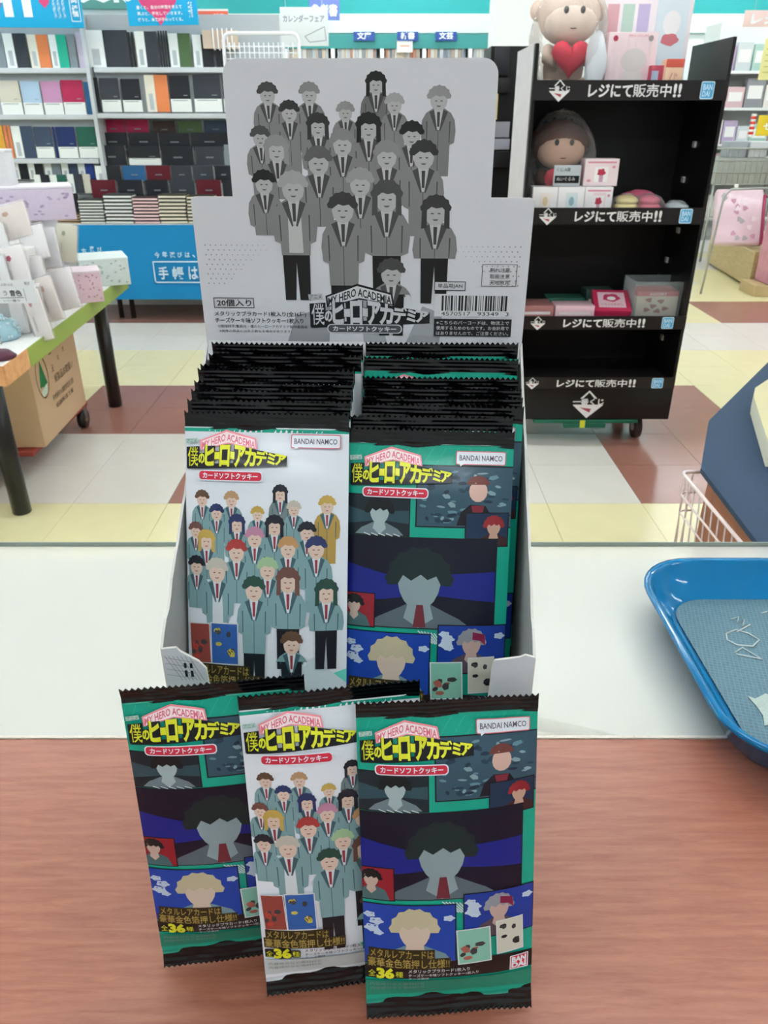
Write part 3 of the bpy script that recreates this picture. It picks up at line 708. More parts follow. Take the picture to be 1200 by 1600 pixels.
for ln in ([(1142, 968), (1154, 964), (1152, 974), (1163, 968), (1160, 979), (1172, 976), (1150, 988)], [(1135, 990), (1150, 984), (1170, 990), (1186, 1000), (1176, 1010), (1152, 1008), (1136, 1000), (1135, 990)],
           [(1148, 1020), (1160, 1012), (1190, 1030), (1150, 1022)], [(1190, 958), (1198, 956)]):
    MB().tube(scrib(ln), .0006, chalk, 5).build('chalk_stroke', ty)
mk.prism([(lambda p: (p.x-cx_, p.y-cy_))(at(px, py, Z=CT+.0075)) for px, py in ((1168, 1088), (1180, 1092), (1196, 1084), (1214, 1092), (1216, 1130), (1194, 1134), (1192, 1118), (1182, 1104))], 2, .0073, .0079, mat('#a3b1aa', .7, bump=.3, bscale=400))
mk.build('worn_patch', ty, label='pale star-shaped patch on the mat')

# ------------------------------------------------------------------ blue-topped stand and wire basket, right
st = thing('side_stand', 'blue-grey topped brown stand with chamfered corner beside the counter', 'stand', (.9, 1.4, 0))
pts = [(.574, .9), (.576, 1.015), (.593, 1.304), (.703, 1.555), (1.03, 2.0), (1.6, 2.0), (1.6, .9)]
MB().prism([(x-.9, y-1.4) for x, y in pts], 2, .690, .70, mat('#2c4057', .8, bump=.1, bscale=180)).build('stand_top', st)
MB().prism([(x-.9, y-1.4) for x, y in ((.612, .95), (.614, 1.31), (.74, 1.54), (1.05, 1.94), (1.55, 1.94), (1.55, .95))], 2, 0, .689, wood_mat('brown_side', '#8a4f37', '#a4664a', .5, (3, 3, 1))).build('stand_body', st)
p = [at(*q, Z=.74) for q in ((1204, 590), (1180, 606), (1178, 620), (1203, 700))]
MB().prism([(q.x, q.y) for q in p] + [(1.3, p[3].y), (1.3, p[0].y)], 2, .702, .74, mat('#c3bb91', .6, bump=.05), mside=mat('#e4e2cc', .6)).build('paper_tray', label='tan tray with a cream rim on the blue-grey stand top', cat='tray')
wb = thing('wire_basket', 'white wire basket hanging on the left side of the brown stand', 'basket', (.59, 1.2, .6))
WM = mat('#ead9d6', .35, coat=.3)
def wloop(z, x0, r, parent=wb, nm='rim', y1=1.33):
    pts = [(x0, .96), (x0, y1-.012), (x0+.004, y1-.003), (x0+.012, y1), (.604, y1)]
    MB().tube([(x-.59, y-1.2, z-.6) for x, y in pts], r, WM, 7).build(nm, parent)
wloop(.680, .569, .0034); wloop(.6365, .573, .0022, nm='hoop'); wloop(.5975, .577, .0018, nm='hoop'); wloop(.5225, .583, .0018, nm='hoop')
for i in range(13):
    y = 1.325-i*.029
    MB().tube([(.571-.59, y-1.2, .08), (.584-.59, y-1.2-.002, -.077), (.604-.59, y-1.2, -.077)], .0014, WM, 6).build('wire', wb)
for x in (.58, .592): MB().tube([(x-.59, .131, .08), (x-.588, .128, -.077)], .0013, WM, 6).build('wire', wb)

# ------------------------------------------------------------------ table with stationery, left
TZ = .635
tb_ = thing('display_table', 'white display table with green and orange edging on round black legs', 'table', (-1.6, 2.9, 0))
def rel(x, y): return (x+1.6, y-2.9)
c1, c2 = at(4, 572, Z=TZ), at(197, 429, Z=TZ)
q1 = Vector((-2.6, c1.y-.05)); q2 = Vector((-2.6, c2.y+.12))
e1 = Vector((c2.x-.035, c2.y+.05))
MB().prism([rel(*q1), rel(c1.x, c1.y), rel(c2.x, c2.y), rel(*e1), rel(*q2)], 2, TZ-.058, TZ-.001, mat('#efefec', .35)).build('tabletop', tb_)
def band(a, b_, m, nm='edge_band'):
    a = Vector(a); b_ = Vector(b_); d = (b_-a).normalized(); n = Vector((d.y, -d.x))*.004
    MB().prism([rel(*a), rel(*(a+n)), rel(*(b_+n)), rel(*b_)], 2, TZ-.06, TZ, m).build(nm, tb_)
A_ = Vector((c1.x, c1.y)); B_ = Vector((c2.x, c2.y)); g = at(47, 545, Z=TZ); t_ = (g.y-c1.y)/(c2.y-c1.y); Gp = A_.lerp(B_, t_)
ORN = wood_mat('orange_wood_edge', '#c98a56', '#dba874', .5, (2, 8, 8)); GRN = mat('#93a84e', .5)
band(A_, Gp, ORN); band(Gp, B_, GRN); band(B_, e1, ORN); band(q1, A_, ORN)
LEG = mat('#171514', .3, coat=.3)
for (x, y) in ((-1.325, 2.48), (-1.348, 3.645), (-2.45, 2.48), (-2.45, 3.65)):
    MB().lathe([(.030, 0), (.033, .004), (.033, TZ-.06)], LEG, 20, Matrix.Translation((x+1.6, y-2.9, 0))).build('leg', tb_)
# dolly and carton under the table
dl = thing('dolly', 'red low platform dolly on small casters under the table', 'dolly', (-1.6, 3.05, 0))
RD = mat('#8d3a2f', .5); CST = mat('#1c1a1a', .4); HUBM = mat('#9b8a55', .4, .5)
MB().box(-.36, .22, -.28, .33, .095, .118, RD, bev=.004).build('platform', dl)
for (x, y) in ((.13, -.30), (.20, .30), (-.3, -.25), (-.3, .28)):
    w_ = MB().tube([(x-.014, y, .042), (x+.014, y, .042)], .042, CST, 18).build('caster_wheel', dl)
    MB().tube([(x-.017, y, .042), (x+.017, y, .042)], .014, HUBM, 10).build('wheel_hub', w_)
    MB().prism([(y-.02, .095), (y+.02, .095), (y+.012, .04), (y-.012, .04)], 0, x+.0145, x+.0175, mat('#77787a', .3, .8)).build('caster_fork', dl)
ct = thing('carton', 'brown cardboard carton with a green tree mark on the dolly', 'box', (-1.345, 2.81, .119), (0, 0, math.radians(2.6)))
CB = mat('#c9aa88', .7, bump=.05, bscale=90, var=.03); CBs = mat('#b18c76', .7, var=.04)
cb = MB().box(-.45, 0, 0, .535, 0, .42, CB, bev=.003).build('carton_body', ct)
MB().box(-.45, 0, .262, .27, .4195, .4215, mat('#8d6d4e', .6)).build('lid_seam', ct)
S = Sheet(); inkb = mat('#4d3e33', .7); gt = mat('#1d7a48', .6)
def ringo(S, cx, cy, rx, ry, t, m, n=28):
    for i in range(n):
        a0 = 2*math.pi*i/n; a1 = 2*math.pi*(i+1)/n
        S.poly([(cx+rx*math.cos(a0), cy+ry*math.sin(a0)), (cx+rx*math.cos(a1), cy+ry*math.sin(a1)), (cx+(rx-t)*math.cos(a1), cy+(ry-t)*math.sin(a1)), (cx+(rx-t)*math.cos(a0), cy+(ry-t)*math.sin(a0))], m, .2 if i == 0 else 0)
ringo(S, .105, .165, .062, .085, .005, inkb)
S.poly([(.105, .095), (.145, .2), (.115, .2), (.115, .225), (.095, .225), (.095, .2), (.065, .2)], gt); S.poly([(.068, .215), (.105, .205), (.142, .2), (.13, .235), (.08, .24)], mat('#cfe0cf', .6), .2)
FC = lambda x, y, z: (.0008+z*.0003, x, .42-y)
S.build('tree_emblem', ct, FC)
S = Sheet()
S.text('森', .21, .08, .24, .11, inkb); S.text('株', .29, .06, .32, .09, inkb); S.text('木', .36, .05, .39, .08, inkb); S.text('大', .36, .11, .385, .135, inkb); S.text('王', .21, .15, .235, .175, inkb); S.text('式', .29, .13, .31, .15, inkb)
S.text('紙製品お取扱い', .22, .19, .45, .225, inkb); S.text('天地無用水濡厳禁取扱注意', .16, .26, .42, .285, inkb); S.text('紙器製造工業', .18, .3, .4, .32, inkb)
S.build('carton_lettering', ct, FC, kind='stuff')
# low purple box below the table on the left
MB().box(-1.95, -1.56, 2.50, 2.72, 0, .2, mat('#3e2a38', .6), bev=.004).build('storage_crate', label='dark plum crate on the floor under the near end of the table', cat='crate')

# goods on the table --------------------------------------------------------
def gift_box(px, py, w_, d_, h_, rot, m, name, label, lid=None, z=TZ, Y=None, patt=None):
    p = at(px, py, Z=z) if Y is None else at(px, py, Y=Y)
    t = thing(name, label, 'box', (p.x, p.y, p.z if Y is not None else z), (0, 0, rot))
    MB().box(-w_/2, w_/2, 0, d_, 0, h_*.93, m, bev=.0015).build('box_body', t)
    MB().box(-w_/2-.001, w_/2+.001, -.001, d_+.001, h_*.93, h_, lid or m, bev=.001).build('lid', t)
    if patt:
        S = Sheet(); rnd = random.Random(int(px))
        for k in range(26):
            S.oval(rnd.uniform(.06, .94)*w_, rnd.uniform(.1, .9)*h_, w_*.03, h_*.03, patt, .3 if k == 0 else 0, 6, wob=.3, seed=k)
        S.build('speckle_print', t, lambda x, y, z: (x-w_/2, -.0006-z*.0003, h_-y), kind='stuff')
        S.build('speckle_print', t, lambda x, y, z: (w_/2+.0006+z*.0003, x/w_*d_, h_-y), kind='stuff')
    return t
MINT = mat('#cfdcd8', .5, var=.12, bscale=90); LILAC = mat('#cfc3d6', .5, var=.08, bscale=70); PNK = mat('#dcc0cc', .5, var=.1, bscale=80); WHB = mat('#eee9e8', .45, var=.06, bscale=60)
gift_box(168, 447, .20, .20, .115, math.radians(24), MINT, 'gift_box', 'pale mint patterned gift box at the far corner of the left table', mat('#e3efec', .5), patt=mat('#9fb2ad', .6))
gift_box(139, 473, .12, .13, .12, math.radians(24), PNK, 'gift_box', 'pale pink patterned gift box in front of the mint one', mat('#e4d4dc', .5), patt=mat('#b98fa0', .6))
# clear sleeve display full of letter sets: risers and leaning sleeves
RSM = mat('#dcdad9', .45)
MB().box(-2.1, -1.2, 2.56, 2.70, TZ, TZ+.125, RSM, bev=.004).build('display_riser', label='lowest pale riser block under the slim cards on the left table', cat='riser')
MB().box(-2.1, -1.22, 2.702, 3.0, TZ, TZ+.25, RSM, bev=.004).build('display_riser', label='middle pale riser block behind the lowest one', cat='riser')
MB().box(-2.1, -1.43, 3.22, 3.55, TZ, TZ+.28, mat('#b9b5bd', .5), bev=.004).build('display_riser', label='grey-violet riser block carrying the lilac box', cat='riser')
lb_ = gift_box(62, 345, .28, .2, .125, math.radians(24), LILAC, 'gift_box', 'large lilac patterned box on top of the grey-violet riser', mat('#eae6ef', .5), Y=3.2, patt=mat('#a596b6', .6))
gift_box(-4, 292, .1, .12, .13, math.radians(10), mat('#dcdcde', .5, var=.08), 'gift_box', 'grey-white printed box on top of the lilac box, cut by the left edge', mat('#e8e8ea', .5), Y=3.2)
# sleeves: (left, right, top, bottom in the photograph, distance, roll, paper colour, mark)
SL = [(2, 52, 318, 372, 2.80, -14, '#efe6e0', '#c9a58f', 'cream sleeve with a tan emblem, highest of the leaning sleeves'),
      (40, 78, 352, 405, 2.78, -12, '#f3f1f1', None, 'plain white sleeve leaning under the cream one'),
      (68, 96, 356, 418, 2.84, -8, '#e3e0e3', None, 'pale grey sleeve right of the plain white one'),
      (88, 118, 350, 408, 2.97, 6, '#dcd8c6', '#9aa48a', 'beige sleeve with a soft leaf drawing beside the blue cloth'),
      (-8, 16, 350, 395, 2.74, -14, '#eeeeee', None, 'white sleeve cut by the left edge, under the cream one'),
      (14, 52, 385, 452, 2.66, -12, '#f0ecea', '#b0405a', 'white sleeve with a small red seal in the middle row'),
      (46, 74, 402, 450, 2.70, -10, '#e9e5e4', None, 'pale sleeve between the red-sealed one and the pink box'),
      (0, 18, 400, 450, 2.64, -12, '#ececec', '#8c8a86', 'white sleeve with grey writing at the left edge, middle row'),
      (74, 100, 432, 500, 2.64, -16, '#e8dfda', '#c9a090', 'cream slim card leaning in the lower row, third from the left'),
      (92, 126, 420, 482, 2.74, -14, '#ece6e6', None, 'off-white slim card beside the pale pink box, lower row'),
      (58, 84, 452, 532, 2.52, -16, '#ece6e3', '#c58f8f', 'cream slim card at the front of the lower row')]
for i, (x0, x1, y0, y1, Yd, roll, hc, mk_, lbl) in enumerate(SL):
    a = at(x0, y1, Y=Yd); b2 = at(x1, y1, Y=Yd); c = at(x0, y0, Y=Yd)
    w_ = b2.x-a.x; h_ = (c.z-a.z)
    t = thing('stationery_sleeve', lbl, 'stationery', ((a.x+b2.x)/2, Yd, a.z), (math.radians(-16), math.radians(roll), 0), 'clear-sleeved letter sets on the left table')
    MB().box(-w_/2, w_/2, 0, .012, 0, h_, mat(hc, .5, var=.04, bscale=30), bev=.001).build('card', t)
    MB().box(-w_/2-.004, w_/2+.004, -.003, .015, -.002, h_+.006, BAGFILM, bev=.002).build('clear_sleeve', t)
    if mk_:
        S = Sheet(); mm_ = mat(mk_, .6)
        S.oval(w_*.35, h_*.25, w_*.10, h_*.07, mm_, wob=.15)
        for k in range(3): S.rect(-w_*.3+w_*.5+k*w_*.04, h_*.5, -w_*.3+w_*.52+k*w_*.04, h_*.8, mat('#c4bcb8', .6), .3)
        S.build('card_print', t, lambda x, y, z: (x-w_/2, -.0006-z*.0003, h_-y))
# price card on a clip stand
t = thing('price_card', 'white card with black handwriting standing among the sleeves', 'sign', (0, 0, 0))
a = at(-6, 474, Y=2.42); b2 = at(52, 438, Y=2.42)
hh = b2.z-a.z
MB().box(a.x, b2.x, 2.42, 2.423, a.z, b2.z, mat('#dfe3e6', .35)).build('card', t)
S = Sheet(); ik = mat('#2a2a2e', .6); wv = b2.x-a.x; hv = hh
S.text('音色', wv*.38, hv*.42, wv*.66, hv*.68, ik, .02); S.text('う', wv*.22, hv*.45, wv*.32, hv*.65, ik); S.text('ふわっと', wv*.2, hv*.12, wv*.5, hv*.24, ik); S.text('鳴らす', wv*.78, hv*.06, wv*.9, hv*.2, ik); S.line([(wv*.12, hv*.76), (wv*.7, hv*.73)], .0015, ik); S.text('いい香り', wv*.2, hv*.82, wv*.6, hv*.92, ik); S.line([(wv*.73, hv*.35), (wv*.75, hv*.9)], .001, ik)
S.build('handwriting', t, lambda x, y, z: (a.x+x, 2.4195-z*.0003, b2.z-y))
pz = at(-2, 500, Y=2.45)
MB().tube([(pz.x, 2.428, a.z+.01), (pz.x, 2.428, TZ+.001)], .004, mat('#d8dadc', .2, .6)).build('card_post', t)
# clear acrylic case and blue beaded ornament
p0 = at(12, 527, Z=TZ)
t = thing('acrylic_case', 'hazy clear acrylic case behind the blue beaded ornament', 'case', (at(46, 520, Z=TZ).x, at(46, 520, Z=TZ).y, TZ), (0, 0, math.radians(20)))
MB().box(-.09, .06, 0, .06, .001, .15, HAZY, bev=.002).build('case_walls', t)
p0 = at(-4, 532, Z=TZ)
t = thing('beaded_ornament', 'pale blue crocheted dome ornament with clear beads at the table edge', 'ornament', (p0.x, p0.y+.03, TZ))
BB = mat('#9cc0cc', .55, bump=.2, bscale=120); mb = MB()
mb.lathe([(.055, 0), (.062, .006), (.06, .03), (.045, .055), (.022, .068), (.006, .072)], BB, 24); mb.build('crochet_dome', t)
mb = MB(); rnd = random.Random(4)
for k in range(70):
    a_ = rnd.uniform(0, 6.28); q = rnd.uniform(0, 1); r_ = .062*math.cos(q*1.3)+.002; mb.ball((r_*math.cos(a_), r_*math.sin(a_), .006+.066*math.sin(q*1.4)), .0055, mat('#c3dbe2', .2, coat=.5), 6)
mb.build('bead', t, kind='stuff')
for k in range(3): MB().ball((.004*(k-1), 0, .082+k*.017), .0085, mat('#e4ecef', .1, coat=.6), 10).build('top_bead', t)
MB().lathe([(.045, 0), (.048, .004), (.03, .02)], mat('#54263c', .4), 18, Matrix.Translation((-1.165, 2.27, TZ+.001))).build('round_coaster', label='dark plum round dish beside the blue beaded ornament', cat='dish')

# ------------------------------------------------------------------ black promotional rack, right of the box
RX0, RX1, RY0, RY1, RZ1 = .532, 1.232, 3.12, 3.52, 1.5355
BLK = mat('#121011', .32, bump=.02); BLK2 = mat('#0b0a0b', .45); ST = mat('#1a1718', .35)
rk = thing('promotion_rack', 'tall black four-tier cardboard rack on casters with white lettered shelf edges', 'rack', ((RX0+RX1)/2, RY0, 0))
def R_(mb, nm, par=rk, **k):
    o = mb.build(nm, par, **k); return o
ox, oy = rk.location.x, rk.location.y
def rb(x0, x1, y0, y1, z0, z1, m, bev=0): return MB().box(x0-ox, x1-ox, y0-oy, y1-oy, z0, z1, m, bev=bev)
R_(rb(RX0, RX0+.012, RY0, RY1, .125, RZ1-.02, BLK), 'side_panel'); R_(rb(RX1-.012, RX1, RY0, RY1, .125, RZ1, BLK), 'side_panel')
R_(rb(RX0, RX1, RY1-.012, RY1, .125, RZ1-.16, BLK2), 'back_panel')
R_(rb(RX0-.003, RX0-.001, RY0+.02, RY1-.01, .2, RZ1-.02, mat('#d2cfd1', .5, var=.1, bscale=14)), 'printed_side_sheet', label='pale grey printed sheet on the left side')
SHZ = [1.365, .945, .54, .288]
LET = mat('#e4e2e2', .5); CY = mat('#4f9fcf', .5); CYl = mat('#bfe0f2', .5)
def kuji(S, cx, cy, s):
    S.poly([(cx, cy-s), (cx+s*1.05, cy+.05*s), (cx, cy+s), (cx-s*1.05, cy+.05*s)], LET); S.poly([(cx, cy-s*.86), (cx+s*.75, cy-.02*s), (cx-s*.75, cy-.02*s)], BLK)
    S.rect(cx-s*1.1, cy-.42*s, cx+s*1.1, cy+.02*s, BLK, .4); S.text('一番くじ', cx-s*1.05, cy-.4*s, cx+s*1.05, cy+.02*s, LET, .03)
    S.poly([(cx-.55*s, cy+.22*s), (cx+.25*s, cy+.32*s), (cx+.15*s, cy+.6*s)], mat('#a8475a', .5), .4)
for i, z in enumerate(SHZ):
    sh = R_(rb(RX0+.013, RX1-.013, RY0+.004, RY1-.013, z-.006, z, ST), 'shelf')
    hgt = (.064, .060, .054, .05)[i]
    sp_ = R_(rb(RX0-.002 if i == 0 else RX0+.001, RX1-.002, RY0-.008, RY0-.002, z-.03+.004, z-.026+hgt, mat('#1d1819', .35)), 'shelf_edge', sh)
    zt = z-.026+hgt; hh = hgt; em = lambda x, y, z_: (RX0-ox+x, RY0-oy-.0085-z_*.0003, zt-y)
    S = Sheet(); kuji(S, .095, hh*.52, hh*.52 if i else hh*.55); S.build('edge_emblem', sh, em)
    S = Sheet(); S.text('レジにて', .20, hh*.22, .355, hh*.82, LET, .03); S.text('販売中', .36, hh*.2, .495, hh*.83, LET, .012, 0); S.text('!!', .505, hh*.2, .53, hh*.82, LET, .03, 0); S.build('edge_lettering', sh, em)
    xr = .60; S = Sheet()
    S.rrect(xr, hh*.06, xr+.048, hh*.94, .006, CYl); S.rrect(xr+.003, hh*.12, xr+.045, hh*.88, .004, CY); S.text('BAN', xr+.008, hh*.2, xr+.040, hh*.48, CYl, .03); S.text('DAI', xr+.008, hh*.54, xr+.034, hh*.8, CYl, .03)
    S.build('edge_badge', sh, em)
pb = R_(rb(RX0, RX1, RY0-.004, RY0+.02, .123, .262, BLK, .004), 'plinth')
S = Sheet(); kuji(S, 0, .07, .062); S.build('plinth_logo', rk, lambda x, y, z: (x+.875-ox, -.0052-z*.0003, .262-y))
R_(rb(RX0+.01, RX1-.01, RY0+.02, RY1-.01, .123, .14, BLK2), 'floor_board')
GT = mat('#1d5a45', .5)
dg_ = thing('green_dolly', 'green dolly with a yellow tape stripe carrying the black rack', 'dolly', (.9, 3.3, 0))
MB().box(-.25, .2, -.19, .2, .107, .1215, GT, bev=.002).build('platform', dg_); MB().box(-.12, .06, -.195, -.17, .088, .107, GT, bev=.002).build('handle_lip', dg_)
MB().box(-.052, -.03, -.1955, -.19, .089, .1215, mat('#c8c832', .5)).build('tape_stripe', dg_)
for (x, y) in ((.235, -.07), (-.3, -.12), (.235, .18), (-.3, .18)):
    w_ = MB().tube([(x-.014, y, .05), (x+.014, y, .05)], .05, mat('#3a2c2a', .4), 20).build('caster_wheel', dg_)
    MB().tube([(x-.017, y, .05), (x+.017, y, .05)], .02, mat('#b8aeb0', .3, .3), 12).build('wheel_hub', w_)
    MB().box(x-.02, x+.02, y-.03, y+.03, .1005, .1213, mat('#55504f', .3, .6)).build('caster_plate', dg_)
# shelf clips on the right panel
for z, y in ((1.18, 3.3), (1.05, 3.36), (.86, 3.32), (.73, 3.4), (.42, 3.3)):
    R_(rb(RX1-.02, RX1-.012, y, y+.025, z, z+.022, mat('#a9a5a6', .4)), 'shelf_clip')

def carton(name, label, cat, x0, x1, y0, y1, Yd, dep, m, art=None, group=None, zbase=None, top=None):
    """a small upright box whose front fills the given patch of the photograph"""
    a = at(x0, y1, Y=Yd); c = at(x1, y0, Y=Yd); ym = (y0+y1)/2; a.x = at(x0, ym, Y=Yd).x; c.x = at(x1, ym, Y=Yd).x-.002; z0 = a.z if zbase is None else zbase; w_ = c.x-a.x; h_ = c.z-z0
    t = thing(name, label, cat, (a.x, Yd, z0), (0, 0, 0), group)
    MB().box(0, w_, 0, dep, 0, h_, m, bev=min(.002, w_*.05)).build('box_body', t)
    if art:
        S = Sheet(); art(S, w_, h_); S.build('box_print', t, lambda x, y, z: (x, -.0006-z*.0003, h_-y))
    return t
PK1 = mat('#ecd5d8', .5); PK2 = mat('#d98fa2', .5); CR = mat('#f2e9e2', .5); RDM = mat('#b6354d', .5); WHM = mat('#f4f1f2', .5); GRY = mat('#9a8f92', .5)
def art_creature(S, w_, h_):
    for k in range(6): S.rect(w_*(.08+k*.15), h_*.1, w_*(.13+k*.15), h_*.95, PK1, .2 if k == 0 else 0)
    S.oval(w_*.55, h_*.78, w_*.22, h_*.22, mat('#dcd2cf', .5)); S.oval(w_*.55, h_*.46, w_*.26, h_*.2, mat('#d6cdc9', .5)); S.text('MINI FIGURE', w_*.4, h_*.04, w_*.8, h_*.08, PK2)
    S.oval(w_*.14, h_*.1, w_*.05, h_*.05, RDM, 0); S.oval(w_*.85, h_*.1, w_*.05, h_*.05, GRY, 0)
def art_small(S, w_, h_):
    S.rect(w_*.08, h_*.1, w_*.92, h_*.16, PK2); S.rect(w_*.3, h_*.3, w_*.7, h_*.85, mat('#f7f3f4', .5)); S.oval(w_*.5, h_*.5, w_*.12, h_*.14, RDM, wob=.2); S.rect(w_*.44, h_*.6, w_*.56, h_*.85, mat('#caa0b4', .5))
    S.oval(w_*.15, h_*.8, w_*.06, h_*.05, PK2, 0); S.oval(w_*.85, h_*.3, w_*.05, h_*.05, PK2, 0)
def art_poster(S, w_, h_):
    for k, c in enumerate(('#d8a9ae', '#b9d2c4', '#c3b6d8')): S.rect(w_*(.05+k*.17), h_*.12, w_*(.18+k*.17), h_*.62, mat(c, .5), .2)
    S.rect(w_*.6, h_*.02, w_*.95, h_*.8, mat('#dce8ef', .5)); S.oval(w_*.78, h_*.3, w_*.1, h_*.12, WHM); S.oval(w_*.78, h_*.46, w_*.1, h_*.06, mat('#c9727a', .5), wob=.1); S.rect(w_*.6, h_*.84, w_*.9, h_*.95, mat('#c98a9a', .5)); S.text('ラッキーBOX', w_*.62, h_*.86, w_*.88, h_*.93, WHM)
s1 = SHZ[0]+.001; s2 = SHZ[1]+.001; s3 = SHZ[2]+.001
carton('poster_box', 'large white printed box with a pale blue picture at the back of the top tier', 'box', 938, 1078, -14, 128, 3.36, .1, mat('#f0e6ea', .5), art_poster, zbase=s1)
carton('figure_box', 'tall pink striped box with a round grey shape on the top tier', 'box', 948, 1026, 50, 128, 3.22, .10, PK1, art_creature, zbase=s1)
carton('small_box', 'small cream and orange box at the front of the top tier', 'box', 1040, 1069, 92, 122, 3.17, .05, mat('#efc9a9', .5), lambda S, w_, h_: (S.rect(0, 0, w_, h_*.25, mat('#cf5a4a', .5)), S.text('くじ', w_*.3, h_*.4, w_*.7, h_*.8, RDM)), zbase=s1)
carton('small_box', 'small red and grey box left of the orange one, top tier', 'box', 1016, 1038, 102, 128, 3.19, .04, mat('#b3475a', .5), lambda S, w_, h_: S.rect(w_*.1, h_*.2, w_*.6, h_*.9, mat('#a9b4cc', .5)), zbase=s1)
for i, (x0, x1, c, w1) in enumerate(((832, 872, '#f1e7e0', 'cream'), (872, 914, '#dde7ea', 'pale blue'), (914, 958, '#f0dadf', 'pink'))):
    carton('figure_box', 'small white box with a %s picture, front row of the second tier' % w1, 'box', x0, x1, 292, 322, 3.16, .08, WHM, lambda S, w_, h_, c=c: (S.rect(w_*.3, h_*.2, w_*.75, h_*.9, mat(c, .5)), art_small(S, w_, h_) if c == '#f0dadf' else S.oval(w_*.52, h_*.5, w_*.1, h_*.16, mat('#8fb6c0' if c[1] == 'd' else '#d9c49a', .5))), 'small white boxes on the second tier', s2)
carton('figure_box', 'pink lidded small box standing on the white ones, second tier', 'box', 913, 967, 248, 292, 3.18, .07, mat('#f2dfe4', .5), art_small, zbase=at(900, 292, Y=3.16).z+.0015)
carton('name_card', 'silver-grey card with a black label in front of the heart plush', 'card', 865, 908, 258, 292, 3.17, .006, mat('#b9c0c6', .35), lambda S, w_, h_: (S.rect(w_*.05, h_*.5, w_*.95, h_*.85, mat('#15171c', .5)), S.text('ぬいぐるみ', w_*.12, h_*.56, w_*.8, h_*.74, LET), S.text('くじ A賞', w_*.1, h_*.12, w_*.6, h_*.3, mat('#33363c', .5))), zbase=at(900, 292, Y=3.16).z+.0015)
# plain plush toys, each holding a heart
def plush(px, py, Yd, s, zb, label, head, fur, tilt=0):
    p = at(px, py, Y=Yd); t = thing('plush_toy', label, 'plush toy', (p.x, Yd, zb), (0, 0, tilt))
    F1 = mat(head, .9, bump=.15, bscale=150); F2 = mat(fur, .95, bump=.3, bscale=110)
    hz = s*1.35
    body = MB().ball((0, .02, s*.45), (s*.42, s*.32, s*.5), F2, 18).ball((0, .0, hz), (s*.62, s*.45, s*.52), F2, 22).ball((-s*.6, .02, hz+s*.1), (s*.17, s*.09, s*.19), F2, 12).ball((s*.6, .02, hz+s*.1), (s*.17, s*.09, s*.19), F2, 12)
    body.build('plush_body', t)
    MB().ball((0, -s*.17, hz-s*.12), (s*.52, s*.36, s*.38), F1, 22).build('face_patch', t)
    for sx in (-1, 1):
        e = MB().ball((sx*s*.16, -s*.49, hz+s*.06), (s*.05, s*.02, s*.065), mat('#241a18', .2, coat=.5), 12).build('eye', t)
        MB().ball((sx*s*.35, -s*.15, s*.12), (s*.17, s*.24, s*.15), F1, 14).build('foot', t)
        MB().tube([(sx*s*.36, 0, s*.8), (sx*s*.42, -s*.2, s*.6), (sx*s*.28, -s*.38, s*.55)], [s*.11, s*.1, s*.09], F2, 10).build('arm', t)
    pts = [(s*.10*math.sin(math.radians(a_)), -s*.515+s*.03*abs(math.sin(math.radians(a_))), hz-s*.2-s*.05*math.cos(math.radians(a_))) for a_ in range(-80, 81, 20)]
    MB().tube(pts, s*.01, mat('#3a2420', .7), 6).build('smile', t)
    # heart: two lobes to a point
    hm = mat('#c92440', .65, bump=.15, bscale=60); vs = []; fs = []; n = 28; R = 6
    def hp(a_): return (16*math.sin(a_)**3/17, (13*math.cos(a_)-5*math.cos(2*a_)-2*math.cos(3*a_)-math.cos(4*a_))/17)
    for side in (-1, 1):
        o = len(vs)
        for r in range(R+1):
            q = 1-r/R; d = math.sqrt(max(0, 1-q*q))*.36
            for k in range(n): x, z = hp(2*math.pi*k/n); vs.append((x*q*s*.4, side*d*s*.4, z*q*s*.4))
        for r in range(R):
            for k in range(n):
                f = (o+r*n+k, o+r*n+(k+1) % n, o+(r+1)*n+(k+1) % n, o+(r+1)*n+k); fs.append(f if side < 0 else f[::-1])
    MB().add([(x, y-s*.5, z+s*.62) for x, y, z in vs], fs, hm, True).build('heart', t, label='pink-red stuffed heart')
    S_ = MB().ball((0, -s*.12, s*.98), (s*.76, s*.80, s*1.04), BAGFILM, 26, wob=.04, seed=int(px)); S_.build('clear_bag', t)
    return t
plush(886, 60, 3.33, .185, s1, 'cream plush toy in a clear bag holding a red heart, top tier', '#e3cfc0', '#dcc6b6')
plush(874, 230, 3.34, .18, s2, 'brown plush toy with a pale face in a clear bag, second tier', '#c79f88', '#54240f')
t = thing('white_bag', 'white printed foil bag beside the cream plush toy', 'bag', (at(928, 120, Y=3.2).x, 3.2, s1))
MB().ball((0, 0, .095), (.04, .018, .095), mat('#dfe3e8', .3, coat=.4, bump=.3, bscale=40), 16, wob=.05).build('foil_pouch', t)
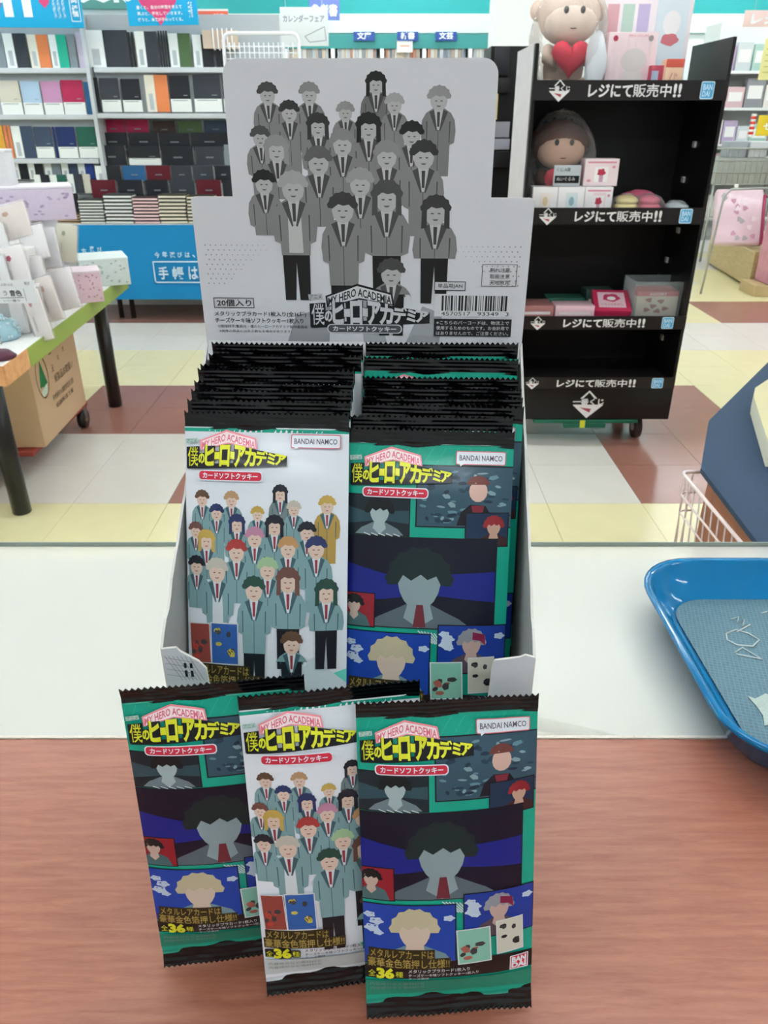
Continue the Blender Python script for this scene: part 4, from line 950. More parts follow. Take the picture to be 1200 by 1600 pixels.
# pouches and sweets on the second tier
for i, (px, py, c, lbl) in enumerate(((978, 308, '#e3d39a', 'round cream bun pouch beside the white boxes, second tier'), (1012, 304, '#d9788c', 'pink bun pouch, second tier'))):
    t = thing('bun_pouch', lbl, 'pouch', (at(px, 322, Y=3.2).x, 3.2, s2), (0, 0, 0))
    mb = MB(); mb.ball((0, 0, .027), (.048, .05, .02), mat(c, .6, bump=.1), 20, wob=.02); mb.ball((0, .0, .052), (.044, .046, .02), mat(c, .6, bump=.1), 20, wob=.03); mb.build('soft_bun', t)
    MB().ball((0, 0, .038), (.06, .062, .037), BAGFILM, 20, wob=.06, seed=i).build('clear_wrap', t)
t = thing('pouch', 'long pink drawstring pouch lying on the second tier', 'pouch', (at(1003, 290, Y=3.3).x, 3.32, s2)); MB().ball((0, 0, .04), (.085, .045, .04), mat('#c9647e', .5, bump=.2, bscale=40), 20, wob=.05, seed=4).build('soft_body', t)
t = thing('clear_bag', 'crumpled clear bag of white goods at the right end, second tier', 'bag', (at(1058, 318, Y=3.2).x, 3.21, s2)); MB().ball((0, 0, .026), (.045, .06, .024), mat('#bfc7cc', .2, coat=.8, bump=.6, bscale=30), 20, wob=.08, seed=8).build('crumpled_bag', t)
# third tier: flat pouches, book, clear box
TT = [(815, 866, 478, 491, 3.16, .14, '#b27a77', 'dusty pink flat pack at the left, third tier'), (868, 930, 478, 490, 3.15, .1, '#e6bfc9', 'pale pink flat pack at the front, third tier'),
      (856, 915, 466, 477, 3.3, .1, '#1f5646', 'dark green flat pack behind the pale pink one, third tier'), (916, 960, 454, 472, 3.32, .1, '#2f4a43', 'dark mottled flat pack left of the red book, third tier')]
for x0, x1, y0, y1, Yd, dep, c, lbl in TT:
    carton('flat_pack', lbl, 'package', x0, x1, y0, y1, Yd, dep, mat(c, .4, coat=.3), lambda S, w_, h_: S.rect(w_*.1, h_*.4, w_*.9, h_*.6, mat('#e9dcdc', .5)), zbase=s3)
t = thing('gift_book', 'red and pink picture box lying tilted on the third tier', 'box', (at(957, 488, Y=3.17).x, 3.17, s3+.012), (math.radians(22), 0, math.radians(-6)))
MB().box(-.075, .075, 0, .15, 0, .03, mat('#c22f55', .4, coat=.3), bev=.002).build('box_body', t)
S = Sheet(); S.rect(.02, .02, .13, .13, mat('#e9c3cd', .4)); S.oval(.075, .06, .035, .028, mat('#c23a60', .4), wob=.12); S.oval(.075, .065, .018, .014, WHM); S.text('いちごのおかし', .03, .1, .12, .115, mat('#9c2447', .4))
S.build('box_print', t, lambda x, y, z: (x-.075, .15-y, .0306+z*.0003))
t = thing('clear_box', 'open clear acrylic box holding a red lidded carton, right of the third tier', 'box', (at(1022, 488, Y=3.2).x, 3.18, s3))
mb = MB()
for q in ((-.1, .1, 0, .003, 0, .15), (-.1, .1, .157, .16, 0, .15), (-.1, -.097, .003, .157, 0, .15), (.097, .1, .003, .157, 0, .15), (-.097, .097, .003, .157, 0, .003)): mb.box(*q, clear('clear_box_wall', '#f4fbfb', .10))
mb.build('acrylic_walls', t)
t2 = thing('sweet_carton', 'cream carton with a red top inside the clear acrylic box', 'box', (t.location.x, 3.185, s3+.004))
MB().box(-.085, .085, 0, .12, 0, .105, mat('#e3c2b3', .5), bev=.002).build('box_body', t2); MB().box(-.0855, .0855, -.001, .121, .088, .108, mat('#c95560', .5), bev=.001).build('lid', t2)
S = Sheet()
for k, (x, y) in enumerate(((.05, .035), (.07, .06), (.1, .04), (.12, .07), (.045, .075), (.09, .08))): S.oval(x, y, .014, .009, mat('#a8615c', .5), .3 if k == 0 else 0, 8, wob=.3, seed=k)
S.text('ASSORT', .05, .006, .12, .016, WHM); S.build('box_print', t2, lambda x, y, z: (x-.085, -.0016-z*.0003, .108-y))

# black rack farther back, seen past the left side of the promotion rack
fb = thing('rear_rack', 'narrow black rack with grey drawers half hidden by the promotion rack', 'rack', (.72, 4.3, 0))
a = at(768, 70, Y=4.3); b2 = at(812, 70, Y=4.3)
MB().box(a.x-.72, b2.x+.1-.72, 0, .3, 0, at(780, 72, Y=4.3).z, mat('#111012', .4)).build('rack_frame', fb)
for k, (y0, y1, c) in enumerate(((122, 145, '#17171a'), (190, 215, '#8b8d96'), (217, 234, '#8b8d96'), (74, 118, '#1b1c22'), (236, 262, '#141416'))):
    q0 = at(772, y1, Y=4.26); q1_ = at(797, y0, Y=4.26)
    MB().box(q0.x-.72, q1_.x-.72, -.04, -.001, q0.z, q1_.z, mat(c, .4), bev=.003).build('drawer', fb)
q0 = at(768, 187, Y=4.24); q1_ = at(777, 147, Y=4.24); MB().box(q0.x, q1_.x, 4.2, 4.295, q0.z, q1_.z, mat('#d3bd7c', .5)).build('cream_box', label='narrow cream and tan box at the left of the rear black rack', cat='box')
# white column
q0 = at(772, 60, Y=7.0); q1_ = at(812, 60, Y=7.0); MB().box(q0.x, q1_.x+.3, 7.0, 7.4, 0, 2.99, mat('#f1f5f5', .5)).build('column', label='white square shop column behind the black racks', cat='column')

# ------------------------------------------------------------------ planner and notebook display, left rear
NB_Y = 5.75
PAPER = mat('#eef3ef', .5); CREAM = mat('#e6e3d2', .5); PAGE = mat('#d8d8d2', .7)
BAYL, BAYR = at(-60, 105, Y=NB_Y).x, at(440, 105, Y=NB_Y).x
sf = thing('planner_shelving', 'white metal shelving of planners and notebooks behind the blue cloth table', 'shelving', (-2.6, NB_Y, 0))
SHM = mat('#c9cfd2', .35); SHB = mat('#dfe3e2', .5, var=.05)
def L_(x, y, z=0): return (x+2.6, y-NB_Y, z)
topz = at(100, 28, Y=NB_Y+.2).z
MB().box(BAYL+2.6, BAYR+2.6, .24, .26, .0, topz, SHB).build('back_panel', sf)
xm = at(142, 110, Y=NB_Y).x
def shelf(px0, px1, py, dep=.24):
    z = at(200, py, Y=NB_Y-.05).z; x0 = at(px0, py, Y=NB_Y-.05).x; x1 = at(px1, py, Y=NB_Y-.05).x
    MB().box(x0+2.6, x1+2.6, -.05, dep, z-.03, z, SHM, bev=.002).build('shelf_board', sf); return z
zr = [shelf(146, 470, 105), shelf(150, 470, 177)]
zl = [shelf(-60, 138, 106), shelf(-60, 147, 179), shelf(-60, 153, 248)]
for px in (141, ): MB().box(xm+2.6-.012, xm+2.6+.012, -.06, .24, .7, topz, SHM).build('upright', sf)
MB().box(BAYL+2.6, BAYR+2.6, -.1, .24, at(200, 350, Y=NB_Y-.1).z-.03, at(200, 350, Y=NB_Y-.1).z, SHM).build('shelf_board', sf)
CN = {'k': ('#1d2026', 'black'), 'c': ('#33383f', 'charcoal'), 's': ('#3b4a60', 'slate blue'), 'n': ('#1b2f63', 'navy'), 'o': ('#d9804e', 'orange'), 'g': ('#4f6a44', 'olive green'), 'G': ('#1f5c4c', 'dark green'),
      't': ('#25ab8e', 'turquoise'), 'r': ('#a8234e', 'crimson'), 'b': ('#a9c3da', 'light blue'), 'm': ('#bd8bb0', 'mauve'), 'w': ('#cfccbd', 'ivory'), 'M': ('#5a1220', 'maroon'), 'B': ('#255a86', 'blue'), 'N': ('#41322f', 'dark brown'), 'l': ('#c9c0d2', 'lilac'), 'y': ('#d8a13c', 'amber'), 'a': ('#7f8a90', 'grey'), 'u': ('#24408a', 'royal blue'), 'C': ('#2f8fb4', 'cyan blue')}
def notebook(x0, x1, y0, y1, kind, c, Yd, row, seen):
    a = at(x0, y1, Y=Yd); b2 = at(x1, y0, Y=Yd); ym = (y0+y1)/2; a.x = at(x0, ym, Y=Yd).x; b2.x = at(x1, ym, Y=Yd).x; w_ = b2.x-a.x-.003; h_ = b2.z-a.z
    hexc, cname = CN[c]; key = (row, cname, kind); seen.setdefault(key, 0); seen[key] += 1; k = seen[key]
    tot = ORD[key]
    look = {'v': 'planner with pale side band', 'h': 'planner with pale foot band', 'p': 'plain planner', 's': 'planner spine'}[kind]
    pos = '' if tot == 1 else ', ' + ('first' if k == 1 else ['second', 'third', 'fourth', 'fifth', 'sixth', 'seventh', 'eighth'][k-2]) + ' such from left'
    t = thing('planner', '%s %s%s, %s' % (cname, look, pos, row), 'planner', (a.x, Yd, a.z), (0, 0, 0), 'planners on the rear shelving')
    cm = mat(hexc, .5, bump=.05, bscale=80)
    MB().box(0, w_, 0, .004, 0, h_, cm).build('cover', t)
    MB().box(.002, w_, .0045, .018, .002, h_-.002, PAGE).build('pages', t)
    if kind == 'h':
        MB().box(-.001, w_+.001, -.0015, -.0002, 0, h_*.36, PAPER).build('paper_band', t); MB().box(w_*.1, w_*.85, -.0026, -.0017, h_*.31, h_*.33, mat('#7f9098', .6)).build('band_print', t)
        MB().box(w_*.65, w_*.85, -.001, -.0002, h_*.45, h_*.47, mat('#9aa0a6', .5)).build('cover_stamp', t)
    if kind == 'v':
        MB().box(-.001, w_*.42, -.0015, -.0002, 0, h_, PAPER if c != 'o' else CREAM).build('paper_band', t); MB().box(w_*.12, w_*.3, -.0026, -.0017, h_*.06, h_*.5, mat('#b4bcbf', .6)).build('band_print', t)
    if kind == 'p' and w_ > .08:
        MB().box(w_*.36, w_*.64, -.001, -.0002, h_*.38, h_*.46, mat('#767b80', .4)).build('cover_stamp', t)
ROWS = [('top row, right bay', NB_Y-.02, 105, [(135, 202, 47, 'v', 'c'), (202, 206, 50, 's', 'k'), (207, 211, 50, 's', 'k'), (213, 248, 49, 'v', 'c'), (249, 252, 48, 's', 'k'), (253, 256, 48, 's', 'k'), (257, 260, 48, 's', 'k'), (261, 264, 48, 's', 'k'), (265, 299, 52, 'v', 'g'), (302, 334, 54, 'v', 'k'), (336, 350, 53, 'p', 'k')]),
        ('second row, right bay', NB_Y-.02, 175, [(146, 156, 121, 'p', 'k'), (158, 188, 122, 'h', 'c'), (191, 221, 123, 'h', 'k'), (228, 264, 117, 'v', 'o'), (266, 298, 118, 'h', 'k'), (303, 346, 117, 'h', 'c'), (349, 362, 117, 'h', 'k')]),
        ('third row, right bay', NB_Y+.10, 212, [(159, 196, 187, 'p', 'r'), (197, 233, 187, 'p', 'r'), (239, 275, 189, 'p', 'N'), (279, 316, 189, 'p', 'g'), (319, 356, 188, 'p', 's'), (358, 390, 188, 'p', 'k')]),
        ('fourth row, right bay', NB_Y+.05, 232, [(153, 200, 207, 'p', 'k'), (201, 248, 207, 'p', 'k'), (249, 297, 208, 'p', 'k'), (298, 357, 207, 'p', 'k')]),
        ('fifth row, right bay', NB_Y, 258, [(153, 197, 227, 'p', 'k'), (201, 251, 228, 'h', 'k'), (253, 303, 229, 'p', 'k'), (306, 350, 229, 'p', 'c'), (351, 364, 226, 'p', 'a')]),
        ('sixth row, right bay', NB_Y-.05, 283, [(150, 190, 259, 'v', 'k'), (192, 228, 259, 'p', 'B'), (229, 267, 259, 'p', 'M'), (268, 300, 259, 'p', 'c'), (302, 334, 259, 'p', 'c'), (336, 363, 259, 'p', 'k')]),
        ('lowest row, right bay', NB_Y-.10, 309, [(143, 182, 281, 'p', 'M'), (185, 224, 281, 'p', 'k'), (228, 264, 281, 'p', 'k'), (266, 305, 281, 'p', 'c'), (307, 346, 281, 'p', 'M'), (348, 364, 281, 'p', 'k')]),
        ('top row, left bay', NB_Y-.02, 106, [(-20, 7, 50, 'p', 'a'), (8, 44, 52, 'v', 'c'), (46, 78, 54, 'v', 'o'), (79, 106, 54, 'v', 't'), (107, 119, 53, 'p', 'a'), (121, 133, 50, 'p', 'l')]),
        ('second row, left bay', NB_Y-.02, 179, [(0, 33, 126, 'h', 'w'), (35, 65, 127, 'h', 'b'), (67, 97, 127, 'h', 'm'), (98, 132, 125, 'h', 'r'), (134, 142, 128, 'p', 'B')]),
        ('third row, left bay', NB_Y-.02, 247, [(-6, 8, 196, 'p', 'y'), (9, 14, 196, 's', 'o'), (15, 20, 196, 's', 'o'), (21, 54, 197, 'v', 's'), (55, 83, 198, 'h', 's'), (85, 89, 198, 's', 'n'), (90, 120, 198, 'h', 'n'), (122, 152, 198, 'h', 'G')]),
        ('fourth row, left bay', NB_Y, 280, [(20, 44, 251, 'v', 'k'), (45, 68, 251, 'v', 'k'), (71, 96, 253, 'v', 'a'), (97, 122, 253, 'v', 's'), (123, 148, 253, 'v', 'u')]),
        ('fifth row, left bay', NB_Y-.05, 302, [(55, 79, 273, 'v', 'k'), (80, 105, 273, 'v', 'G'), (107, 130, 272, 'v', 'c'), (131, 142, 272, 'p', 'w')]),
        ('sixth row, left bay', NB_Y-.10, 334, [(62, 86, 289, 'v', 'k'), (87, 107, 289, 'v', 'k'), (108, 124, 302, 'v', 'k')])]
ORD = {}
for row, Yd, yb_, L in ROWS:
    for x0, x1, y0, kd, c in L: ORD[(row, CN[c][1], kd)] = ORD.get((row, CN[c][1], kd), 0)+1
seen = {}
for row, Yd, yb_, L in ROWS:
    for x0, x1, y0, kd, c in L: notebook(x0, x1, y0, yb_, kd, c, Yd, row, seen)
for zA, zB, xA, xB, yy in ((zr[1], topz, xm+.02, BAYR, .012), (zl[2], topz, BAYL, xm-.02, .012)):
    MB().box(xA+2.6, xB+2.6, yy, yy+.006, zA+.001, zB, mat('#aab2b6', .5)).build('backing_board', sf)
# stair rail the tiered rows stand on
for nm, Yd, yb_, x0, x1 in ((0, NB_Y+.10, 212, 150, 400), (0, NB_Y+.05, 232, 150, 400), (0, NB_Y, 258, 150, 400), (0, NB_Y-.05, 283, 148, 400), (0, NB_Y-.10, 309, 142, 400), (0, NB_Y, 280, 0, 148), (0, NB_Y-.05, 302, 0, 142), (0, NB_Y-.10, 334, 0, 126)):
    z = at(200, yb_, Y=Yd).z
    MB().box(at(x0, yb_, Y=Yd).x+2.6, at(x1, yb_, Y=Yd).x+2.6, Yd-NB_Y-.002, Yd-NB_Y+.045, z-.012, z-.0008, mat('#54585c', .4)).build('tier_rail', sf)
# piles of notebooks along the front of the table
FT_Y = 5.5; ftz = at(200, 350, Y=FT_Y).z
covers = [('grey-edged', '#dfe3dd', '#3c4443', 124, 162, 312, 'first'), ('white-edged', '#e9ece9', '#39403f', 164, 207, 304, 'second'), ('pink-edged', '#efcdd0', '#3f3335', 208, 248, 308, 'third'), ('cream-edged', '#ebe6d2', '#403d33', 249, 291, 304, 'fourth'), ('pale yellow-edged', '#ece8d4', '#403d33', 293, 334, 306, 'fifth')]
ordn = ['bottom', 'second from the bottom', 'third from the bottom', 'fourth from the bottom', 'fourth from the top', 'third from the top', 'second from the top', 'top']
tz = ftz+.001
for nm, pc, cc, x0, x1, yt, od in covers:
    a = at(x0, 349, Y=FT_Y); b2 = at(x1, yt, Y=FT_Y); a.x = at(x0, 330, Y=FT_Y).x; b2.x = at(x1, 330, Y=FT_Y).x-.002; w_ = b2.x-a.x; hN = (b2.z-tz)/8
    m1 = MB().box(0, w_, 0, .13, hN*.12, hN*.62, mat(pc, .6)).mesh('pages'); m2 = MB().box(-.001, w_+.001, -.001, .131, hN*.66, hN*.95, mat(cc, .5)).mesh('cover')
    for i in range(8):
        t = thing('stacked_notebook', '%s notebook, %s, %s pile on the blue table' % (nm, ordn[i].replace('the ', ''), od), 'notebook', (a.x+random.uniform(-.004, .004), FT_Y+.005+random.uniform(-.004, .004), tz+i*hN), (0, 0, random.uniform(-.015, .015)), 'piled notebooks on the blue-draped table')
        for n2, me in (('pages', m1), ('cover', m2)):
            o = bpy.data.objects.new(n2, me); COL.objects.link(o); o.parent = t
a = at(88, 350, Y=FT_Y); b2 = at(121, 335, Y=FT_Y); w_ = b2.x-a.x; hN = (b2.z-tz)/4
for i in range(4):
    t = thing('stacked_notebook', 'tan kraft notebook, %s of the short pile at the table end' % ['bottom', 'second from the bottom', 'second from the top', 'top'][i], 'notebook', (a.x+i*.004, FT_Y+.01, tz+i*hN), (0, 0, .03*i), 'piled notebooks on the blue-draped table')
    MB().box(0, w_, 0, .12, hN*.1, hN*.6, mat('#b39a78', .6)).build('pages', t); MB().box(0, w_, -.001, .121, hN*.64, hN*.95, mat('#4a3c30', .5)).build('cover', t)
# the table and its blue cloth
ft = thing('front_table', 'long low table under the piled notebooks, draped with a blue cloth', 'table', (-1.6, FT_Y, 0))
xa, xb = at(84, 350, Y=FT_Y).x, .35
MB().box(xa+1.6, xb+1.6, .0, .14, ftz-.025, ftz, mat('#e4e6e4', .5)).build('tabletop', ft)
for x in (at(190, 480, Y=5.58).x, at(214, 480, Y=5.66).x, xb-.08, xb-.2): MB().tube([(x+1.6, .06, 0), (x+1.6, .06, ftz-.026)], .018, mat('#2a2422', .4), 12).build('leg', ft)
MB().box(xa+1.6+.1, xb+1.6, .12, .139, .12, ftz-.026, mat('#3b2a28', .6)).build('modesty_board', ft)
xc0, xc1 = at(121, 400, Y=FT_Y-.02).x, .36; zc1, zc0 = at(200, 351, Y=FT_Y).z, at(200, 468, Y=FT_Y-.02).z
vs = []; fs = []; nX, nZ = 60, 8
for j in range(nZ+1):
    for i in range(nX+1):
        x = xc0+(xc1-xc0)*i/nX; tt = j/nZ
        vs.append((x, FT_Y-.012-.008*tt-.004*math.sin(i*.7)*tt-.003*math.sin(i*.23+j), zc1+(zc0-zc1)*tt))
for j in range(nZ):
    for i in range(nX): a_ = j*(nX+1)+i; fs.append((a_, a_+1, a_+nX+2, a_+nX+1))
n0 = len(vs)
vs += [(x, y+.002, z) for x, y, z in vs]; fs += [tuple(n0+k for k in f[::-1]) for f in fs]
CL = mat('#0d7fb4', .6, bump=.03, bscale=6)
cl = thing('blue_cloth', 'bright blue cloth banner with white lettering hanging from the low table', 'cloth', (0, 0, 0))
MB().add(vs, fs, CL, True).build('cloth_sheet', cl)
S = Sheet(); LW = mat('#cfe6f2', .6)
def pz_(px, py): p = at(px, py, Y=FT_Y-.03); return (p.x, -p.z)
x0, y0 = pz_(238, 408); x1, y1 = pz_(415, 442)
FL = lambda x, y, z: (x, FT_Y-.032-z*.0004, -y)
S.frame(x0, y0, x1, y1, .008, LW); S.build('lettering_frame', cl, FL); S = Sheet()
for t_, u0, u1 in (('手', 247, 264), ('帳', 269, 288), ('は', 294, 310), ('こ', 318, 334), ('ち', 340, 356), ('ら', 362, 378)):
    q0 = pz_(u0, 417); q1_ = pz_(u1, 436); S.text(t_, q0[0], q0[1], q1_[0], q1_[1], LW, .025)
S.build('large_lettering', cl, FL); S = Sheet()
for t_, u0, u1, v0, v1 in (('今', 241, 250, 394, 403), ('年', 253, 262, 393, 402), ('選', 265, 274, 394, 403), ('び', 277, 285, 394, 402), ('は', 289, 297, 394, 402), ('、', 301, 305, 398, 402), ('今', 309, 318, 393, 402), ('年', 321, 330, 393, 402), ('方', 127, 136, 388, 397), ('選', 140, 148, 385, 394), ('び', 152, 160, 386, 394)):
    q0 = pz_(u0, v0); q1_ = pz_(u1, v1); S.text(t_, q0[0], q0[1], q1_[0], q1_[1], LW, .02)
S.build('small_lettering', cl, FL)

YB_ = 9.3
# hanging signs over the planner display
def sign(name, label, x0, x1, y0, y1, Yd, m, art, thick=.006, cat='sign', rot=0, hang=False):
    a = at(x0, y1, Y=Yd); b2 = at(x1, y0, Y=Yd); w_ = b2.x-a.x; h_ = b2.z-a.z
    t = thing(name, label, cat, (a.x, Yd, a.z), (0, rot, 0))
    MB().box(0, w_, 0, thick, 0, h_, m, bev=.002).build('sign_board', t)
    if hang:
        for fx in (.12, .88): MB().tube([(w_*fx, thick/2, h_), (w_*fx, thick/2, 2.999-a.z)], .0015, mat('#e8eaea', .5), 5).build('hanging_cord', t)
    if art:
        S = Sheet(); art(S, w_, h_); S.build('sign_lettering', t, lambda x, y, z: (x, -.0006-z*.0004, h_-y))
    return t
CYN = mat('#18a6d8', .5); MAG = mat('#d2487c', .5); SW = mat('#f2f8fa', .5)
def heart2(S, cx, cy, s, m): S.poly([(cx+s*16*math.sin(a_)**3/16, cy-s*(13*math.cos(a_)-5*math.cos(2*a_)-2*math.cos(3*a_)-math.cos(4*a_))/16) for a_ in [2*math.pi*k/26 for k in range(26)]], m)
def s_fit(S, w_, h_):
    S.poly([(w_*.12, 0), (w_*.42, 0), (w_*.38, h_*.55), (w_*.24, h_*.8), (w_*.14, h_*.5)], MAG)
    S.text('FIT', w_*.26, h_*.05, w_*.68, h_*.72, SW, .05); heart2(S, w_*.72, h_*.44, w_*.04, MAG)
    for k in range(3): S.text('手帳で毎日', w_*(.78+k*.035), h_*.3, w_*(.80+k*.035), h_*.8, SW)
    S.frame(w_*.91, h_*.1, w_*.985, h_*.86, .004, SW); S.text('高', w_*.925, h_*.2, w_*.97, h_*.45, SW, .02); S.text('橋', w_*.925, h_*.5, w_*.97, h_*.75, SW, .02)
t = sign('hanging_poster', 'cyan poster reading FIT with pink marks, top left corner', -70, 121, -30, 42, 5.45, CYN, s_fit, rot=math.radians(.5), hang=True)
def s_fit2(S, w_, h_):
    heart2(S, w_*.45, h_*.28, w_*.30, MAG); S.poly([(w_*.37, h_*.75), (w_*.55, h_*.75), (w_*.46, h_*.99)], MAG, .1)
    S.text('JUST FIT', w_*.02, h_*.02, w_*.85, h_*.3, SW, .05)
    for k, t_ in enumerate(('書くと、自分の時間を考えて', '選ぶと、変化していきます。', '使うと、未来が変わってくる。')): S.text(t_, w_*.14, h_*(.44+.17*k), w_*.78, h_*(.54+.17*k), SW, .015)
    S.text('手帳', w_*.87, h_*.35, w_*.93, h_*.8, SW)
t = sign('hanging_poster', 'cyan poster with a pink heart and white lines of text above the shelving', 202, 306, -16, 41, 5.47, CYN, s_fit2, rot=math.radians(-1), hang=True)
def s_book(S, w_, h_): S.text('BOOK', w_*.04, h_*.05, w_*.78, h_*.72, SW, .06)
sign('header_sign', 'grey-green header board with white BOOK lettering above the planners', 92, 230, -30, 14, 5.9, mat('#5f9a90', .5), s_book)
sign('header_rail', 'pale header rail below the BOOK board', 118, 356, 14, 28, 5.92, mat('#dfe8e4', .5), None, cat='rail')
sign('orange_card', 'orange card standing above the right bay beside the cyan poster', 307, 356, 17, 31, 5.8, mat('#e36a52', .5), lambda S, w_, h_: S.text('特集', w_*.55, h_*.3, w_*.9, h_*.7, SW), cat='card')
t = thing('clear_rack', 'small clear rack with white wires above the right bay', 'rack', (at(340, 50, Y=5.7).x, 5.7, at(340, 50, Y=5.7).z))
MB().box(-.1, .12, 0, .05, -.09, .01, mat('#cdb9a4', .5)).build('tray_box', t)
for k in range(5): MB().tube([(-.03+k*.03, -.01, .02), (-.03+k*.03, -.01, -.09), (-.02+k*.03, -.01, -.1)], .004, mat('#f2f4f4', .3), 6).build('wire', t)
sign('easel_board', 'grey fabric-covered display panel behind the large charcoal planner', 146, 203, 27, 50, 5.86, mat('#9fa3a6', .7), lambda S, w_, h_: S.frame(0, 0, w_, h_, .012, mat('#4a4d50', .5)), cat='panel')

# white wire basket stand and paper signs behind the header board
wr = thing('wire_stand', 'white wire display stand just behind the top of the header board', 'stand', (at(410, 100, Y=4.6).x, 4.6, 0))
p0, p1 = at(352, 52, Y=4.6), at(470, 50, Y=4.6); hw = (p1.x-p0.x)/2; WW = mat('#f3f6f8', .3)
zt_ = p0.z; MB().tube([(-hw, 0, .0), (-hw, 0, zt_-.03), (-hw+.012, 0, zt_-.008), (-hw+.03, 0, zt_), (hw-.03, 0, zt_), (hw-.012, 0, zt_-.008), (hw, 0, zt_-.03), (hw, 0, .0)], .009, WW, 8).build('frame_tube', wr)
for k in range(1, 6): MB().tube([(-hw, .005, zt_-.03-k*.028), (hw, .005, zt_-.03-k*.028)], .0035, WW, 6).build('wire', wr)
for k in range(14): MB().tube([(-hw+.03+k*(2*hw-.06)/13, .0, zt_-.04), (-hw+.03+k*(2*hw-.06)/13, 0, zt_-.19)], .003, WW, 6).build('wire', wr)
MB().box(-hw+.02, hw-.02, .02, .2, zt_-.35, zt_-.11, mat('#d3d3e2', .5, var=.2, bscale=30)).build('stocked_goods', wr)
sign('paper_sign', 'white paper sign reading calendar fair in grey lettering', 440, 512, 11, 72, 5.2, mat('#eaf3f2', .5), lambda S, w_, h_: (S.text('カレンダーフェア', w_*.06, h_*.2, w_*.92, h_*.38, mat('#8f97a4', .5), .02), S.line([(w_*.5, h_*.75), (w_*.92, h_*.5), (w_*.95, h_*.85), (w_*.6, h_*.9), (w_*.5, h_*.75)], .004, mat('#9aa5ad', .5))), hang=True)
sign('hanging_sign', 'violet-blue hanging sign with white characters near the back wall', 484, 530, -14, 32, 8.0, mat('#6c7ec0', .5), lambda S, w_, h_: S.text('参考書', w_*.06, h_*.45, w_*.92, h_*.85, SW, .03), hang=True)
sign('round_sign', 'round white sign standing before the rear bookshelves', 620, 645, 62, 82, YB_-.02, mat('#f5f6f4', .5), lambda S, w_, h_: S.rect(w_*.2, h_*.42, w_*.8, h_*.55, mat('#d9a08c', .5)))
# rear bookshelves ----------------------------------------------------------
YB = 9.3
bs = thing('rear_bookcase', 'long white bookcase with a teal top rail along the back wall', 'bookcase', (0, YB, 0))
ztop_ = at(600, 53, Y=YB).z; zsh = at(600, 97, Y=YB).z
x0, x1 = at(330, 70, Y=YB).x, at(790, 70, Y=YB).x
MB().box(x0, x1, 0, .3, ztop_-.13, ztop_, mat('#3f8f8d', .5)).build('top_rail', bs)
MB().box(x0, x1, .26, .29, .0, ztop_-.13, mat('#dfe4e3', .5)).build('back_panel', bs)
MB().box(x0, x1, 0, .26, zsh-.03, zsh, mat('#e4e6e4', .5)).build('shelf_board', bs); MB().box(x0, x1, 0, .26, 0, zsh-.32, mat('#d3d6d4', .5)).build('base_cabinet', bs)
for px in (446, 520, 597, 663, 735, 788): x = at(px, 80, Y=YB).x; MB().box(x-.02, x+.02, -.01, .26, zsh-.3, ztop_-.131, WW).build('divider', bs)
for px, txt in ((569, '文庫'), (637, '新書'), (697, '文芸')):
    p = at(px, 55, Y=YB-.02); MB().box(p.x-.11, p.x+.11, -.03, -.01, p.z-.05, p.z+.03, mat('#33509a', .5)).build('rail_label', bs)
    S = Sheet(); S.text(txt, -.07, -.025, .07, .035, SW, .03); S.build('label_lettering', bs, lambda x, y, z: (x+p.x, -.0306-z*.0004, p.z-y))
rnd = random.Random(11); px = 448; bn = 0
bc = ['#e8e6e0', '#cfd2d6', '#9fa6ae', '#d9c9b4', '#c98f78', '#7f8c9a', '#eceae8', '#b4a89c']
names_ = {'#e8e6e0': 'white', '#cfd2d6': 'pale grey', '#9fa6ae': 'grey', '#d9c9b4': 'beige', '#c98f78': 'terracotta', '#7f8c9a': 'blue-grey', '#eceae8': 'off-white', '#b4a89c': 'taupe'}
books = []
while px < 786:
    wv = rnd.uniform(2.6, 6.5)
    if any(abs(px+wv/2-d) < wv/2+5 for d in (446, 520, 597, 663, 735, 788)): px += 2; continue
    c = rnd.choice(bc); x0 = at(px, 80, Y=YB).x; x1 = at(px+wv-.5, 80, Y=YB).x; hb = rnd.uniform(.15, .2)
    bay = sum(px > d for d in (446, 520, 597, 663, 735)); books.append((bay, c, x0, x1, hb)); px += wv
cnt = {}
bay_n = {1: 'first', 2: 'second', 3: 'third', 4: 'fourth', 5: 'fifth'}
for bay, c, x0, x1, hb in books:
    k = cnt.get((bay, c), 0)+1; cnt[(bay, c)] = k
    o = ['first', 'second', 'third', 'fourth', 'fifth', 'sixth', 'seventh', 'eighth', 'ninth'][k-1]
    MB().box(x0, x1, YB+.03, YB+.16, zsh+.001, zsh+hb, mat(c, .5, bump=.02)).build('book', label='%s book, %s such from left, %s bay of the rear bookcase' % (names_[c], o, bay_n[bay]), cat='book', group='books in the rear bookcase')

# ------------------------------------------------------------------ right rear: pale gondolas, mesh basket, tan stand
gd = thing('white_gondola', 'white shop gondola with pale goods beyond the black rack', 'gondola', (3.75, 8.7, 0))
GW = mat('#eef2f2', .45)
MB().box(-.5, .9, .28, .31, 0, 2.1, GW).build('back_panel', gd)
for z in (.35, .72, 1.05, 1.38, 1.7): MB().box(-.5, .9, -.1, .28, z-.025, z, GW).build('shelf_board', gd)
MB().box(-.5, .9, -.1, .28, 0, .12, GW).build('plinth', gd)
MB().box(-.52, -.5, -.1, .31, 0, 2.1, GW).build('side_panel', gd)
rnd = random.Random(21); gc = [('#cfd8da', 'pale grey'), ('#a9c9bf', 'mint'), ('#d8b9bd', 'dusty pink'), ('#8d8f94', 'grey'), ('#e6e2da', 'ivory'), ('#b8a7c4', 'lilac')]
zz = {.35: 'lowest', .72: 'second', 1.05: 'third', 1.38: 'fourth', 1.7: 'top'}
